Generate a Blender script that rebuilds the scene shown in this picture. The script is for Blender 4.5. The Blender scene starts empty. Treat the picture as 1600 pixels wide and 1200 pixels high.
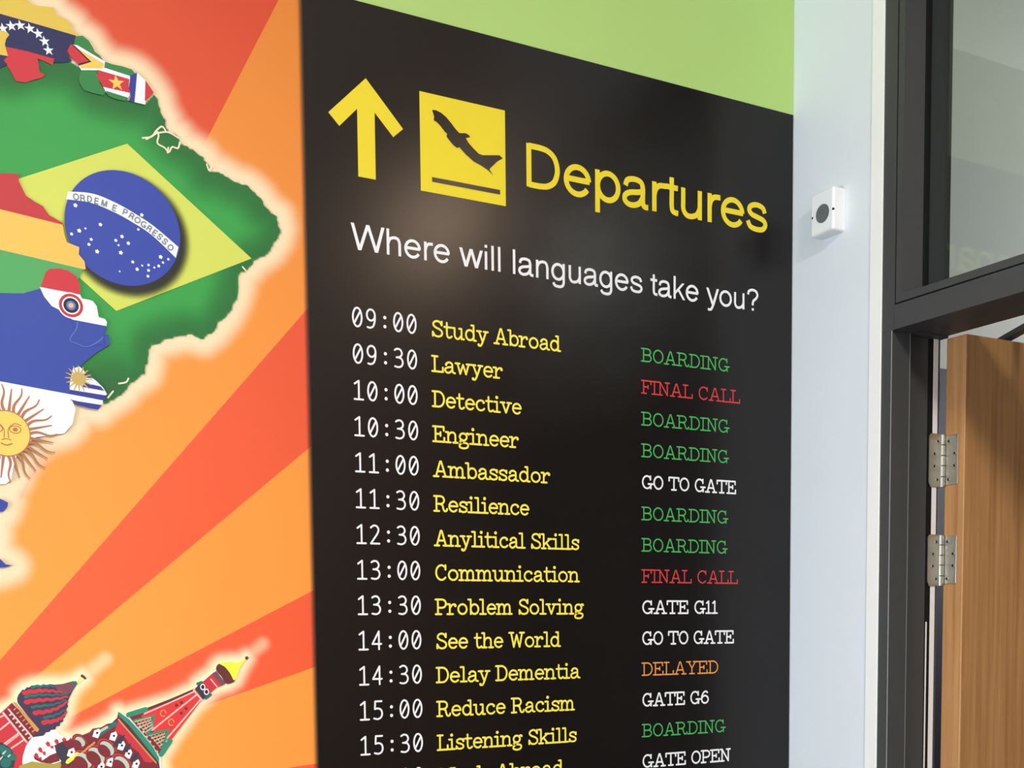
import bpy, bmesh, math, random
import numpy as np
from mathutils import Vector, Matrix
from mathutils.geometry import tessellate_polygon

scene = bpy.context.scene
COL = scene.collection

# ------------------------------------------------------------------ camera
# origin: foot of the inside corner; x along the mural wall (towards the corner), y into that wall, z up
EYE = 1.575
CAM = Vector((-1.63897, -1.82106, EYE))
FPX, CX, CY = 1839.22, 800.0, 1110.41          # focal length and principal point, for a 1600 x 1200 frame
RGT = Vector((0.8766270, -0.4810682, -0.0099280))
DWN = Vector((-0.0425609, -0.0569714, -0.9974682))
FWD = Vector((0.4792846, 0.8748301, -0.0704173))
cd = bpy.data.cameras.new('camera')
cam = bpy.data.objects.new('camera', cd)
COL.objects.link(cam)
cd.sensor_fit = 'HORIZONTAL'
cd.sensor_width = 36.0
cd.lens = FPX / 1600 * 36
cd.shift_y = (CY - 600) / 1600
cd.clip_start = 0.05
up, back = -DWN, -FWD
cam.matrix_world = Matrix(((RGT.x, up.x, back.x, CAM.x), (RGT.y, up.y, back.y, CAM.y), (RGT.z, up.z, back.z, CAM.z), (0, 0, 0, 1)))
scene.camera = cam

# ------------------------------------------------------------------ light
scene.view_settings.view_transform = 'Standard'
scene.view_settings.look = 'None'
scene.view_settings.gamma = 1.0
scene.view_settings.use_curve_mapping = False
scene.view_settings.exposure = 0.16
scene.cycles.use_denoising = True
scene.cycles.max_bounces = 8
world = bpy.data.worlds.new('world')
scene.world = world
world.use_nodes = True
bg = world.node_tree.nodes['Background']
bg.inputs[0].default_value = (0.75, 0.87, 1.0, 1)
bg.inputs[1].default_value = 0.6

def area(name, loc, target, sx, sy, power, col):
    l = bpy.data.lights.new(name, 'AREA')
    l.shape = 'RECTANGLE'
    l.size, l.size_y, l.energy, l.color = sx, sy, power, col
    o = bpy.data.objects.new(name, l)
    COL.objects.link(o)
    o.location = loc
    o.rotation_euler = (Vector(target) - Vector(loc)).to_track_quat('-Z', 'Y').to_euler()
    return o

area('window_daylight', (-2.3, -4.93, 1.35), (-2.3, 0, 1.35), 2.3, 1.5, 7, (0.88, 0.95, 1.0))
area('side_window_daylight', (-4.53, -1.35, 1.15), (0, -1.35, 0.9), 1.9, 1.1, 114, (0.80, 0.91, 1.0))
area('ceiling_panel_light', (-1.25, -3.1, 3.33), (-1.25, -3.1, 0), 0.5, 0.5, 112, (1.0, 0.97, 0.92))
area('corridor_fill_light', (3.93, 0.2, 2.4), (0.8, 0.9, 2.0), 1.0, 1.0, 72, (0.96, 0.98, 1.0))  # unseen fill light added to brighten the corridor; no window there

# ------------------------------------------------------------------ helpers
def lin(c):
    c = c / 255.0
    return c / 12.92 if c <= 0.04045 else ((c + 0.055) / 1.055) ** 2.4

def rgb(t):
    return (lin(t[0]), lin(t[1]), lin(t[2]), 1.0)

_mats = {}
def mat(name, col, rough=0.5, metal=0.0, spec=0.5, var=0.03, scale=6.0, bump=0.0, emit=0.0):
    if name in _mats:
        return _mats[name]
    m = bpy.data.materials.new(name)
    m.use_nodes = True
    nt = m.node_tree
    b = nt.nodes['Principled BSDF']
    c = rgb(col)
    tc = nt.nodes.new('ShaderNodeTexCoord')
    nz = nt.nodes.new('ShaderNodeTexNoise')
    nz.inputs['Scale'].default_value = scale
    nz.inputs['Detail'].default_value = 4.0
    nt.links.new(tc.outputs['Object'], nz.inputs['Vector'])
    rp = nt.nodes.new('ShaderNodeValToRGB')
    rp.color_ramp.elements[0].position, rp.color_ramp.elements[1].position = 0.3, 0.7
    rp.color_ramp.elements[0].color = (c[0] * (1 - var), c[1] * (1 - var), c[2] * (1 - var), 1)
    rp.color_ramp.elements[1].color = (min(1, c[0] * (1 + var)), min(1, c[1] * (1 + var)), min(1, c[2] * (1 + var)), 1)
    nt.links.new(nz.outputs['Fac'], rp.inputs['Fac'])
    nt.links.new(rp.outputs['Color'], b.inputs['Base Color'])
    b.inputs['Roughness'].default_value = rough
    b.inputs['Metallic'].default_value = metal
    b.inputs['Specular IOR Level'].default_value = spec
    if bump:
        n2 = nt.nodes.new('ShaderNodeTexNoise')
        n2.inputs['Scale'].default_value = 380.0
        nt.links.new(tc.outputs['Object'], n2.inputs['Vector'])
        bp = nt.nodes.new('ShaderNodeBump')
        bp.inputs['Strength'].default_value = bump
        bp.inputs['Distance'].default_value = 0.001
        nt.links.new(n2.outputs['Fac'], bp.inputs['Height'])
        nt.links.new(bp.outputs['Normal'], b.inputs['Normal'])
    if emit:
        b.inputs['Emission Color'].default_value = c
        b.inputs['Emission Strength'].default_value = emit
    _mats[name] = m
    return m

def ink(name, col):                                   # printed vinyl colour
    return mat('ink_' + name, col, rough=0.5, spec=0.3, var=0.012, scale=9)

def soft_ink(name, col):                              # printed colour fading out through the 'fade' attribute
    key = 'soft_' + name
    if key in _mats:
        return _mats[key]
    m = bpy.data.materials.new(key)
    m.use_nodes = True
    nt = m.node_tree
    b = nt.nodes['Principled BSDF']
    b.inputs['Base Color'].default_value = rgb(col)
    b.inputs['Roughness'].default_value = 0.5
    b.inputs['Specular IOR Level'].default_value = 0.3
    tr = nt.nodes.new('ShaderNodeBsdfTransparent')
    mx = nt.nodes.new('ShaderNodeMixShader')
    at = nt.nodes.new('ShaderNodeAttribute')
    at.attribute_name = 'fade'
    nt.links.new(at.outputs['Fac'], mx.inputs[0])
    nt.links.new(tr.outputs[0], mx.inputs[1])
    nt.links.new(b.outputs[0], mx.inputs[2])
    nt.links.new(mx.outputs[0], nt.nodes['Material Output'].inputs['Surface'])
    _mats[key] = m
    return m

class MB:
    """collects shapes and links them as ONE mesh object"""
    def __init__(self):
        self.v, self.f, self.mi, self.ms, self.sm = [], [], [], [], []
    def slot(self, m):
        if m not in self.ms:
            self.ms.append(m)
        return self.ms.index(m)
    def add(self, vs, fs, m, smooth=False):
        k = len(self.v)
        s = self.slot(m)
        self.v += [tuple(p) for p in vs]
        for f in fs:
            self.f.append([i + k for i in f])
            self.mi.append(s)
            self.sm.append(smooth)
    def box(self, lo, hi, m, bev=0.0, seg=2):
        bm = bmesh.new()
        bmesh.ops.create_cube(bm, size=1.0)
        for v in bm.verts:
            v.co = Vector([lo[i] + (v.co[i] + 0.5) * (hi[i] - lo[i]) for i in range(3)])
        if bev:
            bmesh.ops.bevel(bm, geom=list(bm.edges), offset=bev, segments=seg, profile=0.5, affect='EDGES')
        self.bm(bm, m)
    def bm(self, bm, m, smooth=False):
        bm.verts.index_update()
        self.add([v.co for v in bm.verts], [[v.index for v in f.verts] for f in bm.faces], m, smooth)
        bm.free()
    def rod(self, a, b, r, m, n=20, r2=None, smooth=True):
        a, b = Vector(a), Vector(b)
        d = (b - a).normalized()
        q = d.to_track_quat('Z', 'Y')
        r2 = r if r2 is None else r2
        vs = [a + q @ Vector((r * math.cos(i * 2 * math.pi / n), r * math.sin(i * 2 * math.pi / n), 0)) for i in range(n)]
        vs += [b + q @ Vector((r2 * math.cos(i * 2 * math.pi / n), r2 * math.sin(i * 2 * math.pi / n), 0)) for i in range(n)]
        self.add(vs, [[i, (i + 1) % n, n + (i + 1) % n, n + i] for i in range(n)], m, smooth)
        self.add(vs, [list(range(n))[::-1], list(range(n, 2 * n))], m)
    # flat print on the mural wall: points are (u, v) on the wall, off = distance in front of it
    def step(self):                                   # successive shapes of one print lie a few microns apart
        self.k = (getattr(self, 'k', 0) + 1) % 24
        return self.k * 3e-6
    def flat(self, pts, off, m):
        off += self.step()
        tri = tessellate_polygon([[Vector((p[0], p[1], 0)) for p in pts]])
        self.add([(p[0], -off, p[1] + EYE) for p in pts], [list(t) for t in tri], m)
    def stroke(self, pts, w, off, m, n=10, w2=None, butt=False, turn=38):
        w2 = w if w2 is None else w2
        P = [pts[0]]
        for p in pts[1:]:
            if math.hypot(p[0] - P[-1][0], p[1] - P[-1][1]) > 1e-6:
                P.append(p)
        if len(P) == 1:
            off += self.step()
            self.add([(P[0][0] + w / 2 * math.cos(2 * math.pi * k / n), -off, P[0][1] + w / 2 * math.sin(2 * math.pi * k / n) + EYE) for k in range(n)], [list(range(n))], m)
            return
        N = len(P)
        hw = [(w + (w2 - w) * i / (N - 1)) / 2 for i in range(N)]
        D = [math.atan2(P[i + 1][1] - P[i][1], P[i + 1][0] - P[i][0]) for i in range(N - 1)]
        closed = math.hypot(P[0][0] - P[-1][0], P[0][1] - P[-1][1]) < 1e-6 and N > 5
        def bend(i, j):
            return (D[j] - D[i] + math.pi) % (2 * math.pi) - math.pi
        cuts = [0] + [i for i in range(1, N - 1) if abs(bend(i - 1, i)) > math.radians(turn)] + [N - 1]
        closed = closed and len(cuts) == 2
        for c0, c1 in zip(cuts, cuts[1:]):
            o = off + self.step()
            vs = []
            for i in range(c0, c1 + 1):
                if closed and i in (0, N - 1):
                    a, be = D[-1], bend(N - 2, 0)
                elif i == c0:
                    a, be = D[i], 0
                elif i == c1:
                    a, be = D[i - 1], 0
                else:
                    a, be = D[i - 1], bend(i - 1, i)
                an = a + be / 2 + math.pi / 2
                h = hw[i] / math.cos(be / 2)
                vs += [(P[i][0] + h * math.cos(an), P[i][1] + h * math.sin(an)), (P[i][0] - h * math.cos(an), P[i][1] - h * math.sin(an))]
            K = c1 - c0 + 1
            fs = [[2 * i, 2 * i + 1, 2 * i + 3, 2 * i + 2] for i in range(K - 1)]
            if not closed:
                for e, i, base, sg in ((c0, 0, D[c0], 1), (c1, K - 1, D[c1 - 1], -1)):
                    if butt and e in (0, N - 1):
                        continue
                    k0 = len(vs)
                    for k in range(1, n // 2):
                        q = base + sg * math.pi / 2 + math.pi * k / (n // 2)
                        vs.append((P[e][0] + hw[e] * math.cos(q), P[e][1] + hw[e] * math.sin(q)))
                    mid = list(range(k0, len(vs)))
                    fs.append([2 * i] + mid + [2 * i + 1] if sg == 1 else [2 * i + 1] + mid + [2 * i])
            self.add([(p[0], -o, p[1] + EYE) for p in vs], fs, m)
    def build(self, name, parent=None, label=None):
        me = bpy.data.meshes.new(name)
        me.from_pydata(self.v, [], self.f)
        for m in self.ms:
            me.materials.append(m)
        me.polygons.foreach_set('material_index', self.mi)
        me.polygons.foreach_set('use_smooth', self.sm)
        me.update()
        o = bpy.data.objects.new(name, me)
        COL.objects.link(o)
        if parent is not None:
            o.parent = parent
            o.matrix_parent_inverse = parent.matrix_basis.inverted()
        if label:
            o['label'] = label
        return o

def tag(o, label=None, cat=None, group=None, kind=None):
    for k, v in (('label', label), ('category', cat), ('group', group), ('kind', kind)):
        if v:
            o[k] = v
    return o

def empty(name, loc):
    o = bpy.data.objects.new(name, None)
    COL.objects.link(o)
    o.location = loc
    o.empty_display_size = 0.1
    return o

def struct(name, mb, label=None, parent=None):
    o = mb.build(name, parent)
    if parent is None:
        o['kind'] = 'structure'
    if label:
        o['label'] = label
    return o

def ray(x, y):
    return RGT * ((x - CX) / FPX) + DWN * ((y - CY) / FPX) + FWD

def W(x, y):                                           # photo point -> (u, v) on the mural wall
    r = ray(x, y)
    s = -CAM.y / r.y
    return (CAM.x + r.x * s, r.z * s)

def Ws(pts):
    return [W(*p) for p in pts]

def spline(P, n=6, closed=False):
    out = []
    N = len(P)
    rng = range(N if closed else N - 1)
    for i in rng:
        p0 = P[(i - 1) % N] if closed or i > 0 else P[i]
        p1, p2 = P[i], P[(i + 1) % N]
        p3 = P[(i + 2) % N] if closed or i + 2 < N else p2
        for k in range(n):
            t = k / n
            out.append(tuple(0.5 * (2 * p1[j] + (p2[j] - p0[j]) * t + (2 * p0[j] - 5 * p1[j] + 4 * p2[j] - p3[j]) * t * t
                                    + (3 * p1[j] - p0[j] - 3 * p2[j] + p3[j]) * t ** 3) for j in range(2)))
    if not closed:
        out.append(tuple(P[-1]))
    return out

def ragged(P, amp=0.09, depth=2, seed=1, closed=True):     # fractal coastline through the given points
    rnd = random.Random(seed)
    P = [tuple(p) for p in P]
    for d in range(depth):
        out = []
        N = len(P)
        for i in range(N if closed else N - 1):
            a, b = P[i], P[(i + 1) % N]
            L = math.hypot(b[0] - a[0], b[1] - a[1])
            out.append(a)
            if 3 < L < 90:
                k = rnd.uniform(-amp, amp)
                out.append(((a[0] + b[0]) / 2 - (b[1] - a[1]) * k, (a[1] + b[1]) / 2 + (b[0] - a[0]) * k))
        if not closed:
            out.append(P[-1])
        P = out
    return P

# ------------------------------------------------------------------ lettering
def ell(cx, cy, rx, ry, a0, a1, n=16):
    return [(cx + rx * math.cos(math.radians(a0 + (a1 - a0) * i / n)), cy + ry * math.sin(math.radians(a0 + (a1 - a0) * i / n))) for i in range(n + 1)]

S = spline
def SERIF(x0, x1, y):
    return [(x0, y), (x1, y)]
b, t, x = 0.065, 0.935, 0.655
TW = {  # slab-serif typewriter face: (advance, strokes, dots)
 'a': (.68, [S([(.11, .52), (.2, .63), (.34, .66), (.47, .58), (.49, .42), (.49, .2), (.54, .09), (.64, b)]), S([(.49, .41), (.3, .38), (.12, .31), (.07, .19), (.16, .07), (.31, .07), (.49, .22)])], [(.13, .52, .08)]),
 'b': (.7, [[(0, t), (.15, t), (.15, b)], ell(.38, .36, .24, .295, 180, -180)], []),
 'c': (.62, [ell(.33, .36, .26, .295, 48, 322)], [(.5, .54, .085)]),
 'd': (.74, [[(.4, t), (.54, t), (.54, b), (.68, b)], ell(.31, .36, .24, .295, 0, 360)], []),
 'e': (.64, [[(.08, .38), (.56, .38)], ell(.32, .36, .25, .295, 4, 318)], []),
 'g': (.68, [ell(.29, .44, .21, .21, 0, 360), S([(.44, .58), (.53, .66), (.62, .63)]), S([(.2, .27), (.11, .18), (.2, .1), (.44, .09), (.58, .0), (.52, -.17), (.3, -.23), (.09, -.17), (.08, -.03), (.22, .09)])], [(.61, .61, .07)]),
 'h': (.74, [[(0, t), (.14, t), (.14, b)], SERIF(0, .28, b), S([(.14, .42), (.24, .6), (.4, .655), (.53, .58), (.56, .42)]) + [(.56, b)], SERIF(.43, .7, b)], []),
 'i': (.42, [[(.03, x), (.2, x), (.2, b)], SERIF(.02, .38, b)], [(.19, .92, .1)]),
 'k': (.76, [[(0, t), (.14, t), (.14, b)], SERIF(0, .28, b), [(.57, x), (.15, .28)], [(.3, .42), (.58, b)], SERIF(.44, .68, x), SERIF(.46, .72, b)], []),
 'l': (.42, [[(.02, t), (.2, t), (.2, b)], SERIF(.02, .38, b)], []),
 'm': (1.02, [[(0, x), (.13, x), (.13, b)], SERIF(0, .25, b), S([(.13, .42), (.21, .6), (.34, .655), (.45, .58), (.48, .42)]) + [(.48, b)], SERIF(.37, .6, b), S([(.48, .42), (.56, .6), (.69, .655), (.8, .58), (.83, .42)]) + [(.83, b)], SERIF(.72, .96, b)], []),
 'n': (.74, [[(0, x), (.14, x), (.14, b)], SERIF(0, .28, b), S([(.14, .42), (.24, .6), (.4, .655), (.53, .58), (.56, .42)]) + [(.56, b)], SERIF(.43, .7, b)], []),
 'o': (.68, [ell(.32, .36, .26, .295, 0, 360)], []),
 'r': (.6, [[(0, x), (.15, x), (.15, b)], SERIF(0, .34, b), S([(.15, .4), (.26, .58), (.4, .655), (.5, .61)])], [(.49, .56, .085)]),
 's': (.58, [S([(.48, .52), (.42, .62), (.27, .66), (.11, .58), (.12, .45), (.3, .37), (.47, .28), (.47, .13), (.3, .06), (.13, .11), (.07, .22)]), [(.5, .64), (.5, .5)], [(.065, .08), (.065, .22)]], []),
 't': (.5, [S([(.18, .9), (.18, .6), (.18, .3), (.22, .11), (.33, .06), (.46, .14)]), SERIF(.03, .42, x)], []),
 'u': (.74, [S([(.14, x), (.14, .4), (.15, .2), (.24, .07), (.38, .07), (.55, .28)]), SERIF(0, .14, x), [(.41, x), (.55, x), (.55, b), (.69, b)]], []),
 'v': (.7, [SERIF(0, .25, x), SERIF(.42, .67, x), [(.12, x), (.335, b), (.55, x)]], []),
 'w': (.92, [SERIF(0, .23, x), SERIF(.65, .88, x), [(.11, x), (.27, b), (.44, .6), (.61, b), (.77, x)]], []),
 'y': (.7, [SERIF(0, .25, x), SERIF(.42, .67, x), [(.12, x), (.345, .06)], S([(.55, x), (.4, .2), (.3, -.06), (.21, -.19), (.1, -.18)])], [(.1, -.14, .085)]),
 'A': (.86, [SERIF(0, .28, b), SERIF(.54, .82, b), [(.13, b), (.38, t), (.44, t), (.69, b)], [(.23, .36), (.59, .36)]], []),
 'B': (.74, [[(0, t), (.4, t)] + ell(.4, .725, .19, .21, 90, -90) + [(.14, .515)], [(.42, .515)] + ell(.42, .29, .21, .225, 90, -90) + [(0, b)], [(.14, t), (.14, b)]], []),
 'C': (.74, [ell(.37, .5, .31, .435, 48, 318), [(.61, t), (.61, .68)]], []),
 'D': (.76, [[(0, t), (.34, t)] + ell(.34, .5, .33, .435, 90, -90) + [(0, b)], [(.14, t), (.14, b)]], []),
 'E': (.74, [[(0, t), (.62, t), (.62, .72)], [(.14, t), (.14, b)], [(0, b), (.65, b), (.65, .3)], [(.14, .51), (.43, .51)], [(.43, .62), (.43, .4)]], []),
 'F': (.68, [[(0, t), (.62, t), (.62, .7)], [(.14, t), (.14, b)], SERIF(0, .32, b), [(.14, .51), (.43, .51)], [(.43, .62), (.43, .4)]], []),
 'G': (.82, [ell(.37, .5, .31, .435, 48, 345), [(.61, t), (.61, .68)], [(.46, .38), (.78, .38)], [(.64, .38), (.64, b)]], []),
 'I': (.4, [SERIF(0, .34, t), SERIF(0, .34, b), [(.17, t), (.17, b)]], []),
 'L': (.68, [SERIF(0, .32, t), [(.15, t), (.15, b)], [(0, b), (.62, b), (.62, .32)]], []),
 'N': (.82, [[(0, t), (.14, t), (.62, b), (.62, t)], SERIF(.48, .76, t), [(.14, t), (.14, b)], SERIF(0, .28, b)], []),
 'O': (.76, [ell(.36, .5, .31, .435, 0, 360)], []),
 'P': (.7, [[(0, t), (.38, t)] + ell(.38, .69, .24, .245, 90, -90) + [(.14, .445)], [(.14, t), (.14, b)], SERIF(0, .34, b)], []),
 'R': (.84, [[(0, t), (.38, t)] + ell(.38, .71, .22, .225, 90, -90) + [(.14, .485)], [(.14, t), (.14, b)], SERIF(0, .3, b), S([(.36, .485), (.5, .4), (.55, .2), (.63, .07), (.74, .09), (.78, .2)])], []),
 'S': (.72, [S([(.58, .74), (.5, .88), (.33, .94), (.15, .86), (.11, .7), (.24, .57), (.46, .48), (.61, .34), (.58, .15), (.4, .06), (.2, .1), (.09, .26)]), [(.6, t), (.6, .72)], [(.07, b), (.07, .3)]], []),
 'T': (.78, [[(.02, .7), (.02, t), (.72, t), (.72, .7)], [(.37, t), (.37, b)], SERIF(.21, .53, b)], []),
 'W': (1.02, [SERIF(0, .28, t), SERIF(.7, .98, t), [(.13, t), (.3, b), (.49, .8), (.68, b), (.85, t)]], []),
 'Y': (.8, [SERIF(0, .28, t), SERIF(.48, .76, t), [(.14, t), (.38, .48), (.62, t)], [(.38, .48), (.38, b)], SERIF(.21, .55, b)], []),
 '1': (.44, [[(.06, .8), (.2, t), (.2, b)], SERIF(.03, .37, b)], []),
 '6': (.68, [S([(.5, .84), (.38, .93), (.2, .84), (.08, .58), (.06, .34)]), ell(.31, .34, .25, .275, 0, 360)], []),
 ' ': (.36, [], []),
}
MN = {  # rounded monospaced figures, slashed zero
 '0': ([ell(.27, .5, .225, .45, 0, 360, 28), [(.13, .24), (.41, .77)]], []),
 '1': ([[(.07, .8), (.28, .95), (.28, .05)], [(.05, .05), (.5, .05)]], []),
 '2': ([S([(.06, .84), (.2, .94), (.36, .92), (.46, .76), (.4, .55), (.22, .29), (.05, .05)]) + [(.5, .05)]], []),
 '3': ([S([(.06, .88), (.2, .95), (.36, .91), (.44, .75), (.38, .6), (.24, .53)]), [(.15, .53), (.24, .53)], S([(.24, .53), (.4, .48), (.48, .31), (.42, .13), (.26, .05), (.06, .08)])], []),
 '4': ([[(.5, .32), (.03, .32), (.38, .95), (.38, .05)]], []),
 '5': ([[(.46, .95), (.12, .95), (.1, .56)], S([(.1, .56), (.26, .59), (.42, .52), (.48, .34), (.43, .15), (.26, .05), (.05, .09)])], []),
 '6': ([S([(.42, .93), (.26, .88), (.1, .62), (.05, .32)]), ell(.27, .32, .22, .27, 0, 360)], []),
 '9': ([ell(.26, .68, .21, .27, 0, 360), S([(.47, .7), (.46, .42), (.38, .16), (.22, .06), (.08, .08)])], []),
 ':': ([], [(.27, .2, .085), (.27, .64, .085)]),
}

def typed(mb, text, u0, u1, v0, h, w, off, m):              # typewriter line fitted between u0 and u1
    adv = [TW[c][0] for c in text]
    tot = sum(adv) - 0.06
    k = (u1 - u0 - w) / tot
    cu = u0 + w / 2
    for c, a in zip(text, adv):
        _, st, dots = TW[c]
        for p in st:
            mb.stroke([(cu + q[0] * k, v0 + q[1] * h) for q in p], w, off, m)
        for d in dots:
            mb.stroke([(cu + d[0] * k, v0 + d[1] * h)], d[2] * 2 * h, off, m, n=14)
        cu += a * k

def mono(mb, text, u0, v0, h, pitch, w, off, m):
    cw = pitch / 0.70
    for i, c in enumerate(text):
        st, dots = MN[c]
        for p in st:
            mb.stroke([(u0 + i * pitch + q[0] * cw * 0.98, v0 + q[1] * h) for q in p], w, off, m)
        for d in dots:
            mb.stroke([(u0 + i * pitch + d[0] * cw, v0 + d[1] * h)], d[2] * 2 * h, off, m, n=16)

SL = 'slant'
HV = {  # plain grotesque lettering: (advance, strokes, slanted bars, square dots)
 'D': (1.005, [[(.17, 0), (.17, 1)], [(.17, .945), (.42, .945)] + S([(.42, .945), (.62, .91), (.79, .77), (.86, .5), (.79, .23), (.62, .09), (.42, .055)]) + [(.17, .055)]], [], []),
 'e': (.774, [[(.1, .385), (.69, .385)], ell(.385, .363, .285, .318, 3, 328, 26)], [], []),
 'p': (.774, [[(.145, -.29), (.145, .73)], ell(.415, .363, .265, .318, 0, 360, 28)], [], []),
 'a': (.774, [S([(.125, .49), (.18, .63), (.35, .682), (.53, .64), (.585, .5), (.585, .3), (.59, .13), (.63, .06), (.73, .055)]), S([(.58, .43), (.47, .385), (.25, .345), (.12, .26), (.11, .14), (.2, .06), (.34, .05), (.49, .12), (.58, .27)])], [], []),
 'r': (.464, [[(.15, 0), (.15, .73)], S([(.15, .4), (.19, .55), (.29, .65), (.46, .665)])], [], []),
 't': (.387, [S([(.19, .92), (.19, .6), (.19, .22), (.23, .085), (.37, .055)]), [(.02, .675), (.36, .675)]], [], []),
 'u': (.774, [S([(.15, .73), (.15, .4), (.155, .2), (.24, .07), (.38, .05), (.53, .12), (.61, .27)]), [(.615, .73), (.615, 0)]], [], []),
 's': (.696, [S([(.59, .5), (.53, .63), (.35, .682), (.18, .63), (.125, .52), (.2, .42), (.37, .37), (.55, .31), (.61, .2), (.53, .08), (.35, .05), (.16, .1), (.085, .24)])], [], []),
 'W': (1.315, [], [((.06, 1), (.33, 0)), ((.33, 0), (.66, 1)), ((.66, 1), (.985, 0)), ((.985, 0), (1.255, 1))], []),
 'h': (.774, [[(.15, 0), (.15, 1)], S([(.15, .42), (.23, .61), (.4, .682), (.55, .64), (.615, .48)]) + [(.615, 0)]], [], []),
 'n': (.774, [[(.15, 0), (.15, .73)], S([(.15, .42), (.23, .61), (.4, .682), (.55, .64), (.615, .48)]) + [(.615, 0)]], [], []),
 'i': (.309, [[(.155, 0), (.155, .73)]], [], [(.155, .935)]),
 'l': (.309, [[(.155, 0), (.155, 1)]], [], []),
 'g': (.774, [ell(.355, .37, .262, .312, 0, 360, 28), [(.615, .73), (.615, .1)] + S([(.615, .1), (.61, -.08), (.53, -.21), (.36, -.24), (.2, -.2), (.135, -.09)])], [], []),
 'k': (.696, [[(.14, 0), (.14, 1)]], [((.59, .73), (.15, .24)), ((.32, .45), (.63, 0))], []),
 'y': (.696, [S([(.4, .03), (.32, -.15), (.25, -.23), (.1, -.235)])], [((.07, .73), (.365, .0)), ((.635, .73), (.385, -.02))], []),
 'o': (.774, [ell(.385, .363, .29, .318, 0, 360, 28)], [], []),
 'w': (1.005, [], [((.06, .73), (.28, 0)), ((.28, 0), (.502, .73)), ((.502, .73), (.725, 0)), ((.725, 0), (.945, .73))], []),
 '?': (.774, [S([(.12, .72), (.17, .88), (.37, .955), (.57, .9), (.64, .74), (.56, .58), (.43, .47), (.385, .35), (.385, .25)])], [], [(.385, .065)]),
 'O': (1.08, [ell(.54, .5, .46, .45, 0, 360, 28)], [], []),
 'R': (1.0, [[(.17, 0), (.17, 1)], [(.17, .945), (.55, .945)] + ell(.55, .71, .26, .235, 90, -90) + [(.17, .475)], [(.6, .475), (.8, .3), (.86, 0)]], [], []),
 'E': (.93, [[(.17, 0), (.17, 1)], [(.17, .945), (.84, .945)], [(.17, .51), (.78, .51)], [(.17, .055), (.86, .055)]], [], []),
 'M': (1.16, [[(.15, 0), (.15, 1)], [(1.0, 0), (1.0, 1)]], [((.17, 1), (.575, 0)), ((.575, 0), (.98, 1))], []),
 'P': (.93, [[(.17, 0), (.17, 1)], [(.17, .945), (.55, .945)] + ell(.55, .7, .26, .245, 90, -90) + [(.17, .455)]], [], []),
 'G': (1.08, [ell(.54, .5, .45, .45, 48, 340, 28), [(.58, .42), (.97, .42), (.97, 0)]], [], []),
 'S': (.93, [S([(.8, .72), (.7, .9), (.46, .95), (.22, .88), (.15, .74), (.24, .58), (.47, .5), (.74, .42), (.82, .26), (.72, .1), (.46, .05), (.2, .12), (.1, .3)])], [], []),
 ' ': (.387, [], [], []),
}

def grotesque(mb, text, u0, u1, v0, cap, off, m, w=.128, sb0=.1, sb1=.04, track=-.03):
    tot = sum(HV[c][0] + track for c in text) - track - sb0 - sb1
    k = (u1 - u0) / tot
    cu = u0 - sb0 * k
    wd = w * min(k, cap) * .5 + w * max(k, cap) * .5
    def glyph_parts(c, f):
        _, st, sl, dots = HV[c]
        for p in st:
            mb.stroke([f(q) for q in p], wd, off, m, butt=True, turn=60)
        for p, q in sl:
            h = w * .56
            mb.flat([f((p[0] - h, p[1])), f((p[0] + h, p[1])), f((q[0] + h, q[1])), f((q[0] - h, q[1]))], off, m)
        for d in dots:
            h = w / 2
            mb.flat([f((d[0] - h, d[1] - h)), f((d[0] + h, d[1] - h)), f((d[0] + h, d[1] + h)), f((d[0] - h, d[1] + h))], off, m)
    for c in text:
        glyph_parts(c, lambda q: (cu + q[0] * k, v0 + q[1] * cap))
        cu += (HV[c][0] + track) * k

# ------------------------------------------------------------------ the room
white = mat('white_wall_paint', (222, 226, 230), rough=0.6, spec=0.3, var=0.01, bump=0.12)
offwhite = mat('warm_white_paint', (226, 222, 214), rough=0.7, spec=0.2, var=0.01)
taupe = mat('taupe_wall_paint', (128, 104, 88), rough=0.7, spec=0.2, var=0.02)
ceil_m = mat('ceiling_white', (225, 224, 218), rough=0.8, spec=0.2, var=0.01)
carpet = mat('grey_carpet', (92, 94, 98), rough=0.95, spec=0.1, var=0.25, scale=220)
anth = mat('anthracite_powder_coat', (68, 68, 68), rough=0.5, spec=0.3, var=0.03, bump=0.06)
black = mat('black_rubber', (16, 16, 16), rough=0.6, spec=0.2, var=0.02)
plastic = mat('white_plastic', (236, 237, 238), rough=0.3, spec=0.5, var=0.005)
steel = mat('satin_stainless', (190, 186, 176), rough=0.32, metal=1.0, var=0.06, scale=60)
steel_dark = mat('recessed_steel', (70, 68, 64), rough=0.4, metal=1.0, var=0.05, scale=60)
seal = mat('white_seal_strip', (238, 232, 230), rough=0.5, spec=0.3, var=0.01)

ROOM_X, ROOM_Y, CEIL = -4.6, -5.0, 3.4
DY0, DY1, DTOP = -0.238, -1.235, 2.85           # doorway with transom in the right-hand wall
WT = 0.14                                        # thickness of that wall

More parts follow.
